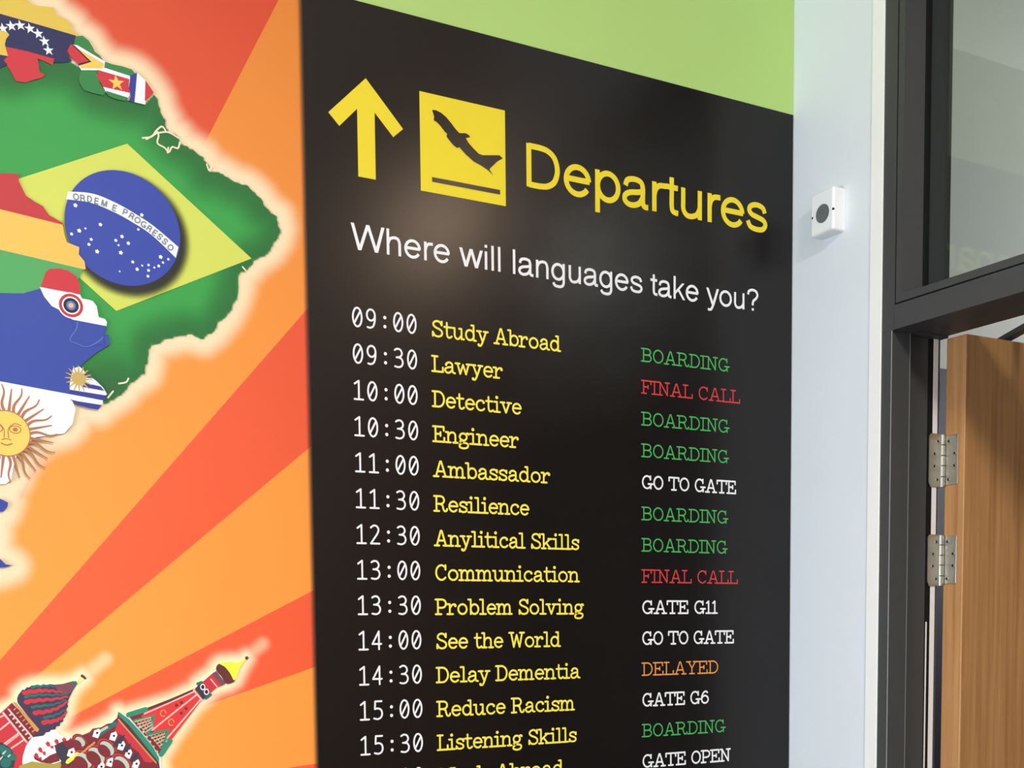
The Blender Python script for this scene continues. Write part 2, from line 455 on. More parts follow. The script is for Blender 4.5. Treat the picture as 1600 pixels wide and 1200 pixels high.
m_ = MB(); m_.box((ROOM_X - .15, ROOM_Y - .15, -.1), (4.2, 1.3, 0), carpet)
struct('floor', m_)
m_ = MB(); m_.box((ROOM_X - .15, ROOM_Y - .15, CEIL), (WT, .15, CEIL + .1), ceil_m)
struct('ceiling', m_)
m_ = MB(); m_.box((ROOM_X - .15, 0, 0), (0, .15, CEIL), offwhite)
struct('wall_back', m_)
m_ = MB()
m_.box((0, DY0, 0), (WT, .15, CEIL), white)
m_.box((0, DY1, DTOP), (WT, DY0, CEIL), white)
m_.box((0, ROOM_Y, 0), (WT, DY1, CEIL), taupe)
struct('wall_right', m_, 'white painted wall carrying the small sensor box')
LY0, LY1 = -2.4, -.3                              # window in the left-hand wall
m_ = MB()
m_.box((ROOM_X - .15, ROOM_Y, 0), (ROOM_X, LY0, CEIL), offwhite)
m_.box((ROOM_X - .15, LY1, 0), (ROOM_X, 0, CEIL), offwhite)
m_.box((ROOM_X - .15, LY0, 0), (ROOM_X, LY1, .55), offwhite)
m_.box((ROOM_X - .15, LY0, 2.15), (ROOM_X, LY1, CEIL), offwhite)
struct('wall_left', m_)
m_ = MB()
for a0, a1 in ((LY0, LY0 + .06), ((LY0 + LY1) / 2 - .03, (LY0 + LY1) / 2 + .03), (LY1 - .06, LY1)):
    m_.box((ROOM_X - .11, a0, .55), (ROOM_X - .05, a1, 2.15), anth)
for z0 in (.55, 2.09):
    m_.box((ROOM_X - .11, LY0 + .06, z0), (ROOM_X - .05, (LY0 + LY1) / 2 - .03, z0 + .06), anth)
    m_.box((ROOM_X - .11, (LY0 + LY1) / 2 + .03, z0), (ROOM_X - .05, LY1 - .06, z0 + .06), anth)
struct('window_2', m_)
# wall behind the camera with its window opening
WX0, WX1, WZ0, WZ1 = -3.5, -1.1, .55, 2.15
m_ = MB()
m_.box((ROOM_X - .15, ROOM_Y - .15, 0), (WX0, ROOM_Y, CEIL), offwhite)
m_.box((WX1, ROOM_Y - .15, 0), (WT, ROOM_Y, CEIL), offwhite)
m_.box((WX0, ROOM_Y - .15, 0), (WX1, ROOM_Y, WZ0), offwhite)
m_.box((WX0, ROOM_Y - .15, WZ1), (WX1, ROOM_Y, CEIL), offwhite)
struct('wall_front', m_)
m_ = MB()
for a0, a1 in ((WX0, WX0 + .06), ((WX0 + WX1) / 2 - .03, (WX0 + WX1) / 2 + .03), (WX1 - .06, WX1)):
    m_.box((a0, ROOM_Y - .11, WZ0), (a1, ROOM_Y - .05, WZ1), anth)
m_.box((WX0 + .06, ROOM_Y - .11, WZ0), (WX1 - .06, ROOM_Y - .05, WZ0 + .06), anth)
m_.box((WX0 + .06, ROOM_Y - .11, WZ1 - .06), (WX1 - .06, ROOM_Y - .05, WZ1), anth)
struct('window_1', m_)

# plaster stop bead along the edge of the white wall, beside the door frame
m_ = MB(); m_.box((-.0025, DY0 - .0004, 0), (.001, -.2095, CEIL), mat('bead_white', (240, 237, 233), rough=.5, spec=.3, var=.01), bev=.001)
struct('trim_1', m_, 'raised white plaster bead running up the edge of the wall')

# corridor behind the door
cw = mat('corridor_wall_paint', (206, 206, 200), rough=0.7, spec=0.2, var=0.01)
navy = mat('navy_blue_paint', (26, 34, 52), rough=0.5, spec=0.3, var=0.03)
m_ = MB(); m_.box((WT, .9, 0), (4.1, 1.0, 3.5), cw)
struct('wall_corridor', m_)
q = ray(1474, 578)
zn = CAM.z + q.z * (.9 - CAM.y) / q.y
m_ = MB(); m_.box((WT + .08, .888, .1), (4.0, .8995, zn), navy)
struct('trim_2', m_, 'navy blue painted lower panel of the corridor wall')
m_ = MB(); m_.box((WT, -3.3, 3.4), (4.1, 1.0, 3.5), ceil_m)
struct('ceiling_corridor', m_)
m_ = MB(); m_.box((4.0, -3.2, 0), (4.1, .9, 3.4), cw)
struct('wall_corridor_end', m_)
m_ = MB(); m_.box((WT, -3.3, 0), (4.0, -3.2, 3.4), cw)
struct('wall_corridor_near', m_)
m_ = MB(); m_.box((WT + .001, .15, 0), (WT + .08, .9, 3.4), cw)
struct('wall_corridor_side', m_)

# ------------------------------------------------------------------ departures board
BV = .9955                                        # top of the board above eye height
vin = mat('black_board_vinyl', (16, 12, 11), rough=0.26, spec=0.36, var=0.10, scale=3.0)
yel = ink('sign_yellow', (236, 214, 44))
yel2 = ink('list_yellow', (246, 230, 84))
wht = ink('sign_white', (238, 238, 242))
grn = ink('status_green', (70, 172, 86))
red = ink('status_red', (206, 58, 62))
org = ink('status_orange', (226, 148, 76))
TH = .003
board = empty('departures_board', (-.5, 0, 0))
tag(board, 'tall black departures board on the wall listing times, careers and gate messages', 'board')
m_ = MB(); m_.box((-1.001, -TH, 0.08), (-.0022, -.0004, BV + EYE), vin)
m_.build('panel', board)
O1, O2 = TH + .0004, TH + .0008
# the print's left edge is feathered into the mural
m_ = MB()
ks = 10
vs, fs, al = [], [], []
for i in range(ks + 1):
    for z in (0.08, BV + EYE):
        vs.append((-1.001 - .010 * i / ks, -TH + .00005, z))
    al += [(1 - i / ks) ** 1.3] * 2
    if i < ks:
        fs.append([2 * i, 2 * i + 1, 2 * i + 3, 2 * i + 2])
m_.add(vs, fs, soft_ink('board_edge', (37, 33, 31)))
o = m_.build('feathered_edge', board)
at = o.data.attributes.new('fade', 'FLOAT', 'POINT')
at.data.foreach_set('value', al)

m_ = MB(); m_.flat([(-.8985, .879), (-.8348, .8122), (-.8524, .796), (-.8842, .8285), (-.8842, .7236), (-.9143, .7236), (-.9143, .8285), (-.9449, .7962), (-.9630, .8138)], O1, yel)
m_.build('arrow_symbol', board, 'yellow arrow pointing up')
ic = MB(); ic.flat([(-.8047, .7197), (-.6453, .7197), (-.6453, .8783), (-.8047, .8783)], O1, yel)
ico = ic.build('departures_icon', board, 'yellow square with a black aircraft taking off')
pl = [(775, 372), (800, 375), (830, 390), (860, 415), (890, 450), (920, 490), (945, 517), (985, 518), (1005, 530), (1012, 543), (985, 548), (1000, 575), (1030, 610), (1065, 645), (1090, 655), (1195, 655), (1215, 675), (1180, 695), (1160, 715), (1138, 735), (1133, 745), (1157, 781), (1123, 748), (1085, 722), (1035, 695), (985, 650), (945, 605), (930, 610), (905, 590), (885, 565), (865, 540), (868, 520), (855, 510), (825, 470), (800, 445), (785, 438), (788, 415)]
m_ = MB(); m_.flat(Ws([(480 + a * .25, 80 + c * .25) for a, c in pl]), O2, vin)
m_.build('aircraft_silhouette', ico)
m_ = MB(); m_.flat([(-.784, .7372), (-.6565, .7372), (-.6565, .7448), (-.784, .7448)], O2, vin)
m_.build('runway_bar', ico)
m_ = MB(); grotesque(m_, 'Departures', -.605, -.0675, .7600, .0730, O1, yel)
m_.build('title_text', board, 'large yellow word Departures')
m_ = MB(); grotesque(m_, 'Where will languages take you?', -.9288, -.088, .6084, .0414, O1, wht, w=.112, sb0=0, sb1=.08, track=-.02)
m_.build('question_text', board, 'white question Where will languages take you?')

ROWS = [('09:00', 'Study Abroad', -.537, 'BOARDING', -.1586, grn), ('09:30', 'Lawyer', -.6537, 'FINAL CALL', -.1322, red),
        ('10:00', 'Detective', -.6176, 'BOARDING', -.1584, grn), ('10:30', 'Engineer', -.6233, 'BOARDING', -.1595, grn),
        ('11:00', 'Ambassador', -.5602, 'GO TO GATE', -.1403, wht), ('11:30', 'Resilience', -.604, 'BOARDING', -.1606, grn),
        ('12:30', 'Anylitical Skills', -.5008, 'BOARDING', -.162, grn), ('13:00', 'Communication', -.5012, 'FINAL CALL', -.1363, red),
        ('13:30', 'Problem Solving', -.492, 'GATE G11', -.1852, wht), ('14:00', 'See the World', -.5413, 'GO TO GATE', -.1445, wht),
        ('14:30', 'Delay Dementia', -.501, 'DELAYED', -.1833, org), ('15:00', 'Reduce Racism', -.5124, 'GATE G6', -.2051, wht),
        ('15:30', 'Listening Skills', -.5087, 'BOARDING', -.1655, grn), ('16:00', 'Work Abroad', -.537, 'GATE OPEN', -.1525, wht)]
for i, (tm, ds, du, stt, su, sm) in enumerate(ROWS):
    v = .4858 - .0579 * i
    m_ = MB(); mono(m_, tm, -.9296, v, .0328, .02385, .0031, O1, wht)
    m_.build('time_text', board, 'white time ' + tm)
    m_ = MB(); typed(m_, ds, -.7905, du, v - .0005, .0285, .0034, O1, yel2)
    m_.build('destination_text', board, 'yellow typewriter line ' + ds)
    m_ = MB(); typed(m_, stt, -.3655, su, v - .0002, .0262, .0033 if sm is wht else .0026, O1, sm)
    cn = {id(grn): 'green', id(red): 'red', id(wht): 'white', id(org): 'orange'}[id(sm)]
    m_.build('status_text', board, cn + ' message ' + stt)

# green wall graphic over the board
green = mat('lime_green_print', (178, 212, 124), rough=0.5, spec=0.3, var=0.02, scale=2)
m_ = MB(); m_.box((-1.001, -.002, BV + EYE + .0004), (-.0004, 0, CEIL - .001), green)
tag(m_.build('green_wall_panel'), 'plain lime green wall panel above the black departures board', 'wall panel')

# ------------------------------------------------------------------ world map mural
mural = empty('map_mural', (-1.8, 0, 0))
tag(mural, 'orange sunburst wall mural with a map of country flags and a red cathedral', 'mural')
ML = -1.93
BASE = .002
C0 = W(-235, 1300)                                    # centre of the printed sunburst
def bearing(x_, y_):
    p = W(x_, y_)
    return math.atan2(p[1] - C0[1], p[0] - C0[0])
RAYS = [(bearing(435, 0), bearing(-40, 0)), (bearing(477, 486), bearing(480, 702)), (bearing(490, 922), bearing(480, 1046)), (bearing(494, 1193), bearing(480, 1290)),
        (bearing(-400, 0), bearing(-620, 200)), (bearing(-620, 700), bearing(-620, 980)), (bearing(480, 1560), bearing(480, 1420)), (bearing(300, 2400), bearing(480, 1850))]
def sunburst(nt):                                     # orange print with red rays, lighter towards the centre
    N = nt.nodes.new
    L = nt.links.new
    def math_(op, a, c):
        n = N('ShaderNodeMath'); n.operation = op
        for i, q in enumerate((a, c)):
            if isinstance(q, (int, float)):
                n.inputs[i].default_value = q
            else:
                L(q, n.inputs[i])
        return n.outputs[0]
    tc = N('ShaderNodeTexCoord')
    sx = N('ShaderNodeSeparateXYZ')
    L(tc.outputs['Object'], sx.inputs[0])
    dx, dz = math_('SUBTRACT', sx.outputs['X'], C0[0]), math_('SUBTRACT', sx.outputs['Z'], C0[1] + EYE)
    ang = math_('ARCTAN2', dz, dx)
    dist = math_('SQRT', math_('ADD', math_('MULTIPLY', dx, dx), math_('MULTIPLY', dz, dz)), 0)
    tot = None
    for r in RAYS:
        lo, hi = min(r), max(r)
        k = math_('MULTIPLY', math_('GREATER_THAN', ang, lo), math_('LESS_THAN', ang, hi))
        tot = k if tot is None else math_('MAXIMUM', tot, k)
    mr = N('ShaderNodeMapRange'); mr.inputs['From Min'].default_value = .35; mr.inputs['From Max'].default_value = 1.6
    L(dist, mr.inputs[0])
    def mix(f, a, c):
        n = N('ShaderNodeMix'); n.data_type = 'RGBA'
        L(f, n.inputs[0])
        for sock, q in ((n.inputs[6], a), (n.inputs[7], c)):
            if isinstance(q, tuple):
                sock.default_value = q
            else:
                L(q, sock)
        return n.outputs[2]
    o_ = mix(mr.outputs[0], rgb((255, 160, 68)), rgb((218, 124, 42)))
    r_ = mix(mr.outputs[0], rgb((250, 100, 58)), rgb((200, 64, 36)))
    return mix(tot, o_, r_), mix
def print_mat(name, under, over=None):                # print whose colour blends from 'under' to 'over' through 'fade'
    m = bpy.data.materials.new('ink_' + name)
    m.use_nodes = True
    nt = m.node_tree
    bb = nt.nodes['Principled BSDF']
    col, mix = sunburst(nt)
    if over:
        at = nt.nodes.new('ShaderNodeAttribute'); at.attribute_name = 'fade'
        col = mix(at.outputs['Fac'], under if isinstance(under, tuple) else col, rgb(over))
    nt.links.new(col, bb.inputs['Base Color'])
    bb.inputs['Roughness'].default_value = .5
    bb.inputs['Specular IOR Level'].default_value = .3
    return m
orange = print_mat('sunburst', None)
m_ = MB(); m_.box((ML, -BASE, 0.08), (-1.0012, 0, CEIL - .001), orange)
m_.build('backdrop', mural)
LAY = .0003
def off(n):
    return BASE + LAY * n

def clip_u(pts, umax=-1.0013, umin=ML):
    def cl(P, f):
        out = []
        for i in range(len(P)):
            p, q_ = P[i], P[(i + 1) % len(P)]
            a, c = f(p), f(q_)
            if a >= 0:
                out.append(p)
            if (a >= 0) != (c >= 0):
                k = a / (a - c)
                out.append((p[0] + (q_[0] - p[0]) * k, p[1] + (q_[1] - p[1]) * k))
        return out
    for f in (lambda p: umax - p[0], lambda p: p[0] - umin, lambda p: CEIL - EYE - .002 - p[1], lambda p: p[1] + EYE - .081):
        pts = cl(pts, f)
    return pts
# soft printed areas on a fine grid
def soft_area(name, x0, x1, y0, y1, step, fn, n, m, parent, label=None):
    xs = np.arange(x0, x1 + step, step, dtype=float)
    ys = np.arange(y0, y1 + step, step, dtype=float)
    X, Y = np.meshgrid(xs, ys)
    F = np.clip(fn(X, Y), 0, 1)
    H, Wd = F.shape
    idx = -np.ones((H, Wd), int)
    vs, al, fs = [], [], []
    use = np.zeros((H, Wd), bool)
    act = (F[:-1, :-1] > 0.002) | (F[1:, :-1] > 0.004) | (F[:-1, 1:] > 0.004) | (F[1:, 1:] > 0.004)
    use[:-1, :-1] |= act; use[1:, :-1] |= act; use[:-1, 1:] |= act; use[1:, 1:] |= act
    for j, i in zip(*np.nonzero(use)):
        u, v = W(X[j, i], Y[j, i])
        if u > -1.0013:
            u = -1.0013
        idx[j, i] = len(vs)
        vs.append((u, -off(n), v + EYE)); al.append(float(F[j, i]))
    for j, i in zip(*np.nonzero(act)):
        fs.append([idx[j, i], idx[j, i + 1], idx[j + 1, i + 1], idx[j + 1, i]])
    mb = MB(); mb.add(vs, fs, m)
    o = mb.build(name, parent, label)
    o.data.attributes.new('fade', 'FLOAT', 'POINT').data.foreach_set('value', al)
    return o

def dist_to(P, X, Y, closed=True):
    D = np.full(X.shape, 1e9)
    N = len(P)
    for i in range(N if closed else N - 1):
        a, c = P[i], P[(i + 1) % N]
        dx, dy = c[0] - a[0], c[1] - a[1]
        L = dx * dx + dy * dy + 1e-9
        k = np.clip(((X - a[0]) * dx + (Y - a[1]) * dy) / L, 0, 1)
        D = np.minimum(D, np.hypot(X - a[0] - k * dx, Y - a[1] - k * dy))
    return D

def inside(P, X, Y):
    R = np.zeros(X.shape, bool)
    N = len(P)
    for i in range(N):
        a, c = P[i], P[(i + 1) % N]
        if a[1] == c[1]:
            continue
        cr = ((a[1] > Y) != (c[1] > Y)) & (X < (c[0] - a[0]) * (Y - a[1]) / (c[1] - a[1]) + a[0])
        R ^= cr
    return R

def smooth(e0, e1, x_):
    k = np.clip((x_ - e0) / (e1 - e0), 0, 1)
    return k * k * (3 - 2 * k)

NORTH = [(-20, -140), (24, -60), (36, -30), (40, 0), (50, 10), (62, 12), (82, 14), (88, 26), (100, 32), (111, 40), (113, 50), (122, 57), (128, 58)]
GUY = [(138, 66), (144, 76), (147, 83), (155, 89), (163, 99), (175, 103), (190, 106), (205, 111), (213, 116), (225, 127), (238, 144), (240, 150)]
EAST = [(245, 156), (248, 168), (252, 180), (258, 190), (257, 197), (262, 206), (276, 213), (279, 226), (290, 229), (300, 235), (315, 246), (322, 256), (327, 270), (341, 270), (352, 277), (365, 285), (381, 290), (392, 298), (402, 308), (415, 326), (432, 339), (436, 358), (432, 375), (421, 391), (406, 402), (396, 408), (387, 420), (377, 424), (372, 450), (364, 474), (352, 496), (334, 518), (318, 530), (304, 526), (285, 524), (268, 529), (254, 532), (236, 540), (232, 552), (230, 568), (226, 584), (214, 592), (202, 600), (193, 612), (182, 620), (172, 626), (162, 632)]
SOUTH = [(155, 640), (138, 638), (122, 640), (116, 660), (104, 673), (84, 680), (64, 690), (46, 706), (32, 730), (22, 752), (10, 768), (12, 784), (6, 800), (-6, 815), (-8, 865), (20, 885), (0, 893), (-620, 930), (-620, -140)]
EASTR = ragged(EAST, .16, 2, 5, closed=False)
LAND = NORTH + GUY + EASTR + SOUTH
def halo(X, Y):
    D = dist_to(NORTH + GUY + EAST + SOUTH, X, Y)
    I = inside(NORTH + GUY + EAST + SOUTH, X, Y)
    return np.where(I, 1.0, 1 - smooth(8, 41, D))
soft_area('map_halo', -590, 492, -190, 960, 5, halo, 0.25, print_mat('map_halo', None, (244, 220, 182)), mural, 'cream glow printed round the coast')

cm = {
 'yellow': ink('flag_yellow', (222, 190, 76)), 'navy': ink('flag_navy', (34, 34, 84)), 'red': ink('flag_red', (202, 46, 58)),
 'green': ink('brazil_green', (48, 156, 68)), 'dgreen': ink('deep_green', (46, 128, 66)), 'white': ink('flag_white', (236, 240, 248)), 'gold': ink('flag_gold', (238, 200, 92)),
 'black': ink('flag_black', (36, 22, 26)), 'blue': ink('flag_blue', (48, 70, 160)), 'lemon': ink('rhombus_yellow', (208, 216, 92)),
 'disc': ink('disc_blue', (46, 68, 164)), 'bolred': ink('bolivia_red', (192, 48, 54)), 'bolyel': ink('bolivia_yellow', (236, 190, 88)), 'bolgrn': ink('bolivia_green', (78, 164, 92)),
 'frblue': ink('dark_blue', (44, 56, 142)), 'ublue': ink('stripe_blue', (46, 54, 146)), 'cream': ink('river_cream', (236, 226, 196)), 'lblue': ink('border_blue', (92, 118, 206)),
 'sungold': ink('sun_gold', (248, 204, 100)), 'bronze': ink('sun_bronze', (176, 116, 72)), 'usun': ink('sun_ochre', (198, 168, 92)), 'letter': ink('motto_grey', (118, 132, 128)),
}
# --- Brazil
brz = MB()
BRA = [(128, 120), (104, 104), (84, 104), (58, 108), (30, 128), (-30, 120), (-300, 100), (-300, 560), (60, 560), (130, 572), (140, 590), (160, 606), (166, 616), (160, 630)]
poly = [(118, 104), (128, 110), (150, 110), (170, 150), (198, 158), (226, 164), (240, 150)] + EASTR + [(160, 626), (150, 602), (138, 592), (120, 574), (-560, 560), (-560, 70), (0, 80), (60, 88), (100, 92)]
brz.flat(clip_u(Ws(poly)), off(4), cm['green'])
bro = brz.build('country_map', mural, 'green country with yellow rhombus and starry blue disc')
edge = [(-60, 100), (20, 118), (60, 106), (90, 108), (118, 112), (150, 145), (198, 160), (226, 164), (240, 150)] + EAST
full = poly
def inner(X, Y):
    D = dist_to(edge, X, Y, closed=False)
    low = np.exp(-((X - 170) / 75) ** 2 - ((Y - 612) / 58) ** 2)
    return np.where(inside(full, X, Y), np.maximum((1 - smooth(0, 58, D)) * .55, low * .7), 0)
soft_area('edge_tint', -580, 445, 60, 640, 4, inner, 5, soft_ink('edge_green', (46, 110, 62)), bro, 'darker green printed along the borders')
m_ = MB()
m_.flat(Ws([(198, 226), (392, 405), (181, 487), (118, 430), (60, 360), (0, 290)]), off(6.5), cm['lemon'])
m_.build('rhombus', bro, 'yellow rhombus')
DU, DV, DR = -1.28221, .58706, .0815
def dshadow(X, Y):
    U = np.zeros(X.shape); V = np.zeros(X.shape)
    for j in range(X.shape[0]):
        for i in range(X.shape[1]):
            U[j, i], V[j, i] = W(X[j, i], Y[j, i])
    d = np.hypot(U - DU - .0055, V - DV + .0085) - DR
    return (1 - smooth(-.004, .013, d)) * .93
soft_area('printed_shadow', 92, 304, 256, 476, 3, dshadow, 7.5, soft_ink('disc_shade', (30, 30, 30)), bro, 'soft dark print under the disc')
m_ = MB()
m_.flat([(DU + DR * math.cos(a * math.pi / 36), DV + DR * math.sin(a * math.pi / 36)) for a in range(72)], off(8.5), cm['disc'])
dsc = m_.build('disc', bro, 'blue disc with stars and a motto band')
z2 = lambda P_: [(a * .3, 240 + c * .3) for a, c in P_]
top = spline(z2([(352, 203), (480, 214), (600, 262), (700, 318), (800, 385), (926, 492)]), 6)
bot = spline(z2([(340, 243), (470, 262), (590, 310), (690, 365), (790, 432), (912, 548)]), 6)
m_ = MB()
n_ = len(top)
uv = Ws(top) + Ws(bot)
m_.add([(p[0], -off(9.5), p[1] + EYE) for p in uv], [[i, i + 1, n_ + i + 1, n_ + i] for i in range(n_ - 1)], cm['white'])
m_.build('motto_band', dsc)
LET = [('O', 393, 231), ('R', 427, 238), ('D', 463, 243), ('E', 500, 253), ('M', 540, 265), ('E', 593, 289), ('P', 648, 311), ('R', 682, 331), ('O', 713, 352), ('G', 745, 374), ('R', 774, 396), ('E', 802, 418), ('S', 828, 438), ('S', 855, 463), ('O', 884, 494)]
m_ = MB()
for i, (c, a, d) in enumerate(LET):
    p = W(a * .3, 240 + d * .3)
    p0, p1 = LET[max(0, i - 1)], LET[min(len(LET) - 1, i + 1)]
    q0, q1 = W(p0[1] * .3, 240 + p0[2] * .3), W(p1[1] * .3, 240 + p1[2] * .3)
    an = math.atan2(q1[1] - q0[1], q1[0] - q0[0])
    k, ww = .0088, HV[c][0] * .85
    def put(q_, p=p, an=an, ww=ww):
        X_, Y_ = (q_[0] * .85 - ww / 2) * k, (q_[1] - .5) * k
        return (p[0] + X_ * math.cos(an) - Y_ * math.sin(an), p[1] + X_ * math.sin(an) + Y_ * math.cos(an))
    for st_ in HV[c][1]:
        m_.stroke([put(q_) for q_ in st_], .0017, off(10.5), cm['letter'], butt=True, turn=60)
    for p_, q_ in HV[c][2]:
        m_.stroke([put(p_), put(q_)], .0017, off(10.5), cm['letter'], butt=True)
m_.build('motto_text', dsc, 'grey motto ORDEM E PROGRESSO')
m_ = MB()
for a, d, r in [(390, 275, 9), (735, 325, 8), (520, 375, 8), (410, 407, 9), (442, 395, 5), (370, 424, 7), (472, 452, 7), (460, 478, 7), (503, 515, 9), (600, 457, 7), (632, 437, 8), (665, 472, 8), (614, 482, 5), (626, 521, 9), (717, 400, 6), (688, 569, 7), (711, 607, 8), (737, 588, 5), (770, 585, 6), (770, 613, 7), (767, 643, 7), (800, 598, 5), (823, 590, 7), (845, 572, 6), (833, 543, 9), (873, 555, 6), (620, 618, 4)]:
    p = W(a * .3, 240 + d * .3)
    for k in range(2):                                            # little stars: two crossed diamonds
        R = r * .00036
        m_.flat([(p[0] + (R if j % 2 == 0 else R * .6) * math.cos(j * math.pi / 5 + k * .3), p[1] + (R if j % 2 == 0 else R * .6) * math.sin(j * math.pi / 5 + k * .3)) for j in range(10)], off(9.6), cm['white'])
m_.build('stars', dsc)
m_ = MB()
for pl_ in ([(222, 217), (236, 215), (243, 206), (252, 199), (258, 206)], [(228, 219), (240, 212), (246, 208)], [(243, 206), (247, 213), (245, 225), (256, 232), (263, 239), (268, 231), (277, 233), (280, 224)], [(247, 209), (262, 208), (278, 217)], [(262, 232), (261, 240)], [(322, 258), (326, 268), (330, 262)], [(378, 418), (383, 424)], [(185, 600), (196, 598), (200, 592)], [(168, 622), (176, 612)]):
    m_.stroke(Ws(spline(pl_, 4)), .0024, off(6), cm['cream'])
m_.build('river_mouth', bro, 'cream river and inlet lines')

def star(p, r, rot=0.0):
    return [(p[0] + (r if j % 2 == 0 else r * .4) * math.sin(j * math.pi / 5 + rot), p[1] + (r if j % 2 == 0 else r * .4) * math.cos(j * math.pi / 5 + rot)) for j in range(10)]

def country(label, pieces, n=8):
    mb = MB()
    for i, (c, pts) in enumerate(pieces):
        mb.flat(clip_u(Ws(pts)), off(n + i * .12), cm[c])
    return mb, label
# --- Venezuela
mb, lb = country('', [
 ('yellow', NORTH[:-1] + [(120, 64), (-560, 12), (-560, -140)]),
 ('navy', [(-560, 8), (0, 24), (60, 41), (118, 58), (116, 66), (115, 72), (108, 73), (104, 82), (108, 92), (112, 97), (100, 100), (86, 100), (60, 94), (-560, 70)]),
 ('red', [(7, 75), (40, 82), (84, 94), (81, 104), (70, 98), (58, 94), (60, 106), (61, 114), (70, 119), (64, 124), (52, 127), (40, 131), (24, 129), (16, 113), (5, 97), (11, 90)]),
], 9)
for a, d in [(4, 47), (17, 43), (31, 42), (46, 47), (59, 55), (69, 67), (75, 81)]:
    mb.flat(star(W(a, d), .0075, -.2), off(9.6), cm['white'])
mb.build('country_map', mural, 'yellow, navy and red country with an arc of white stars')
mb, lb = country('', [('yellow', [(-560, 45), (0, 50), (11, 53), (14, 57), (9, 63), (7, 72), (9, 80), (12, 90), (-560, 90)]), ('navy', [(-560, 88), (0, 88), (12, 90), (5, 96), (11, 103), (0, 108), (-560, 112)])], 9.7)
mb.build('country_map', mural, 'yellow and navy country sliver at the left edge')
# --- Guyana
mb, lb = country('', [
 ('dgreen', [(118, 59), (128, 58), (138, 66), (144, 76), (147, 83), (155, 89), (163, 100), (160, 106), (140, 96), (115, 72), (116, 64)]),
 ('white', [(113, 72), (120, 73), (164, 99), (163, 105), (158, 112), (126, 112), (122, 105)]),
 ('gold', [(117, 76), (162, 102), (159, 109), (126, 109), (124, 104)]),
 ('black', [(111, 71), (116, 74), (142, 99), (122, 105), (121, 101)]),
 ('red', [(110, 71), (138, 98), (120, 102), (116, 96), (109, 90), (104, 82)]),
 ('dgreen', [(126, 112), (152, 112), (150, 118), (156, 134), (164, 146), (160, 151), (146, 148), (130, 143), (123, 131), (123, 120)]),
], 10)
mb.build('country_map', mural, 'small green country with a red and gold arrowhead')
# --- Suriname
mb, lb = country('', [
 ('white', [(163, 108), (202, 121), (202, 150), (198, 157), (165, 147), (150, 120), (155, 111)]),
 ('dgreen', [(163, 99), (175, 103), (190, 106), (205, 111), (210, 117), (202, 121), (162, 108)]),
 ('red', [(153, 112), (201, 126), (200, 138), (204, 148), (160, 138), (150, 121)]),
 ('dgreen', [(164, 144), (199, 155), (195, 160), (180, 157), (168, 152)]),
], 11)
mb.flat(star(W(181, 132), .0115, -.1), off(11.6), cm['gold'])
mb.build('country_map', mural, 'small red, white and green country with a gold star')
mb, lb = country('', [
 ('frblue', [(203, 120), (213, 116), (214, 140), (211, 162), (200, 160), (204, 150), (200, 140)]),
 ('white', [(213, 116), (226, 128), (226, 166), (209, 162), (211, 140)]),
 ('red', [(226, 128), (233, 138), (239, 147), (232, 153), (225, 160)]),
], 12)
mb.build('country_map', mural, 'small blue, white and red striped country on the coast')
# --- Bolivia
mb, lb = country('', [
 ('bolred', [(-560, 270), (15, 273), (28, 274), (29, 286), (40, 308), (55, 318), (66, 324), (76, 338), (97, 350), (99, 356), (-560, 314)]),
 ('bolyel', [(-560, 312), (0, 329), (97, 353), (99, 366), (103, 380), (123, 388), (122, 399), (131, 410), (133, 422), (126, 424), (0, 393), (-560, 376)]),
 ('bolgrn', [(-560, 376), (0, 392), (128, 422), (124, 434), (112, 452), (64, 452), (42, 458), (36, 460), (-560, 450)]),
], 12)
mb.build('country_map', mural, 'red, yellow and green banded country beside the disc')
# --- Argentina
mb, lb = country('', [
 ('blue', [(-560, 448), (0, 446), (12, 440), (22, 446), (32, 450), (37, 458), (43, 450), (60, 450), (80, 478), (115, 503), (150, 510), (166, 511), (163, 524), (169, 524), (170, 540), (150, 552), (130, 568), (114, 588), (107, 604), (108, 618), (0, 598), (-560, 586)]),
 ('white', [(-560, 586), (0, 597), (108, 617), (117, 640), (112, 664), (100, 678), (84, 680), (56, 684), (28, 702), (19, 735), (17, 750), (8, 757), (-560, 765)]),
 ('blue', [(-560, 774), (0, 780), (12, 786), (11, 792), (4, 800), (-560, 815)]),
 ('blue', [(-560, 868), (0, 874), (8, 882), (19, 884), (6, 887), (-560, 892)]),
], 12)
arg = mb.build('country_map', mural, 'blue and white country with a golden faced sun')
sc_ = W(9, 678)
m_ = MB()
R0 = .0315
for k in range(32):
    a = k * 2 * math.pi / 32 + .05
    L = .036 if k % 2 == 0 else .031
    pts = []
    for j in range(9):
        r = R0 + L * j / 8
        w_ = .0022 * math.sin(j / 8 * 2 * math.pi) if k % 2 == 0 else 0
        pts.append((sc_[0] + r * math.cos(a) - w_ * math.sin(a), sc_[1] + r * math.sin(a) + w_ * math.cos(a)))
    m_.stroke(pts, .0042, off(13.2), cm['bronze'], 6, .0016)
m_.stroke(ell(sc_[0], sc_[1], R0, R0, 0, 360, 40), .0014, off(13.5), cm['bronze'], 6)
m_.flat(ell(sc_[0], sc_[1], R0, R0, 0, 360, 40)[:-1], off(13.4), cm['sungold'])
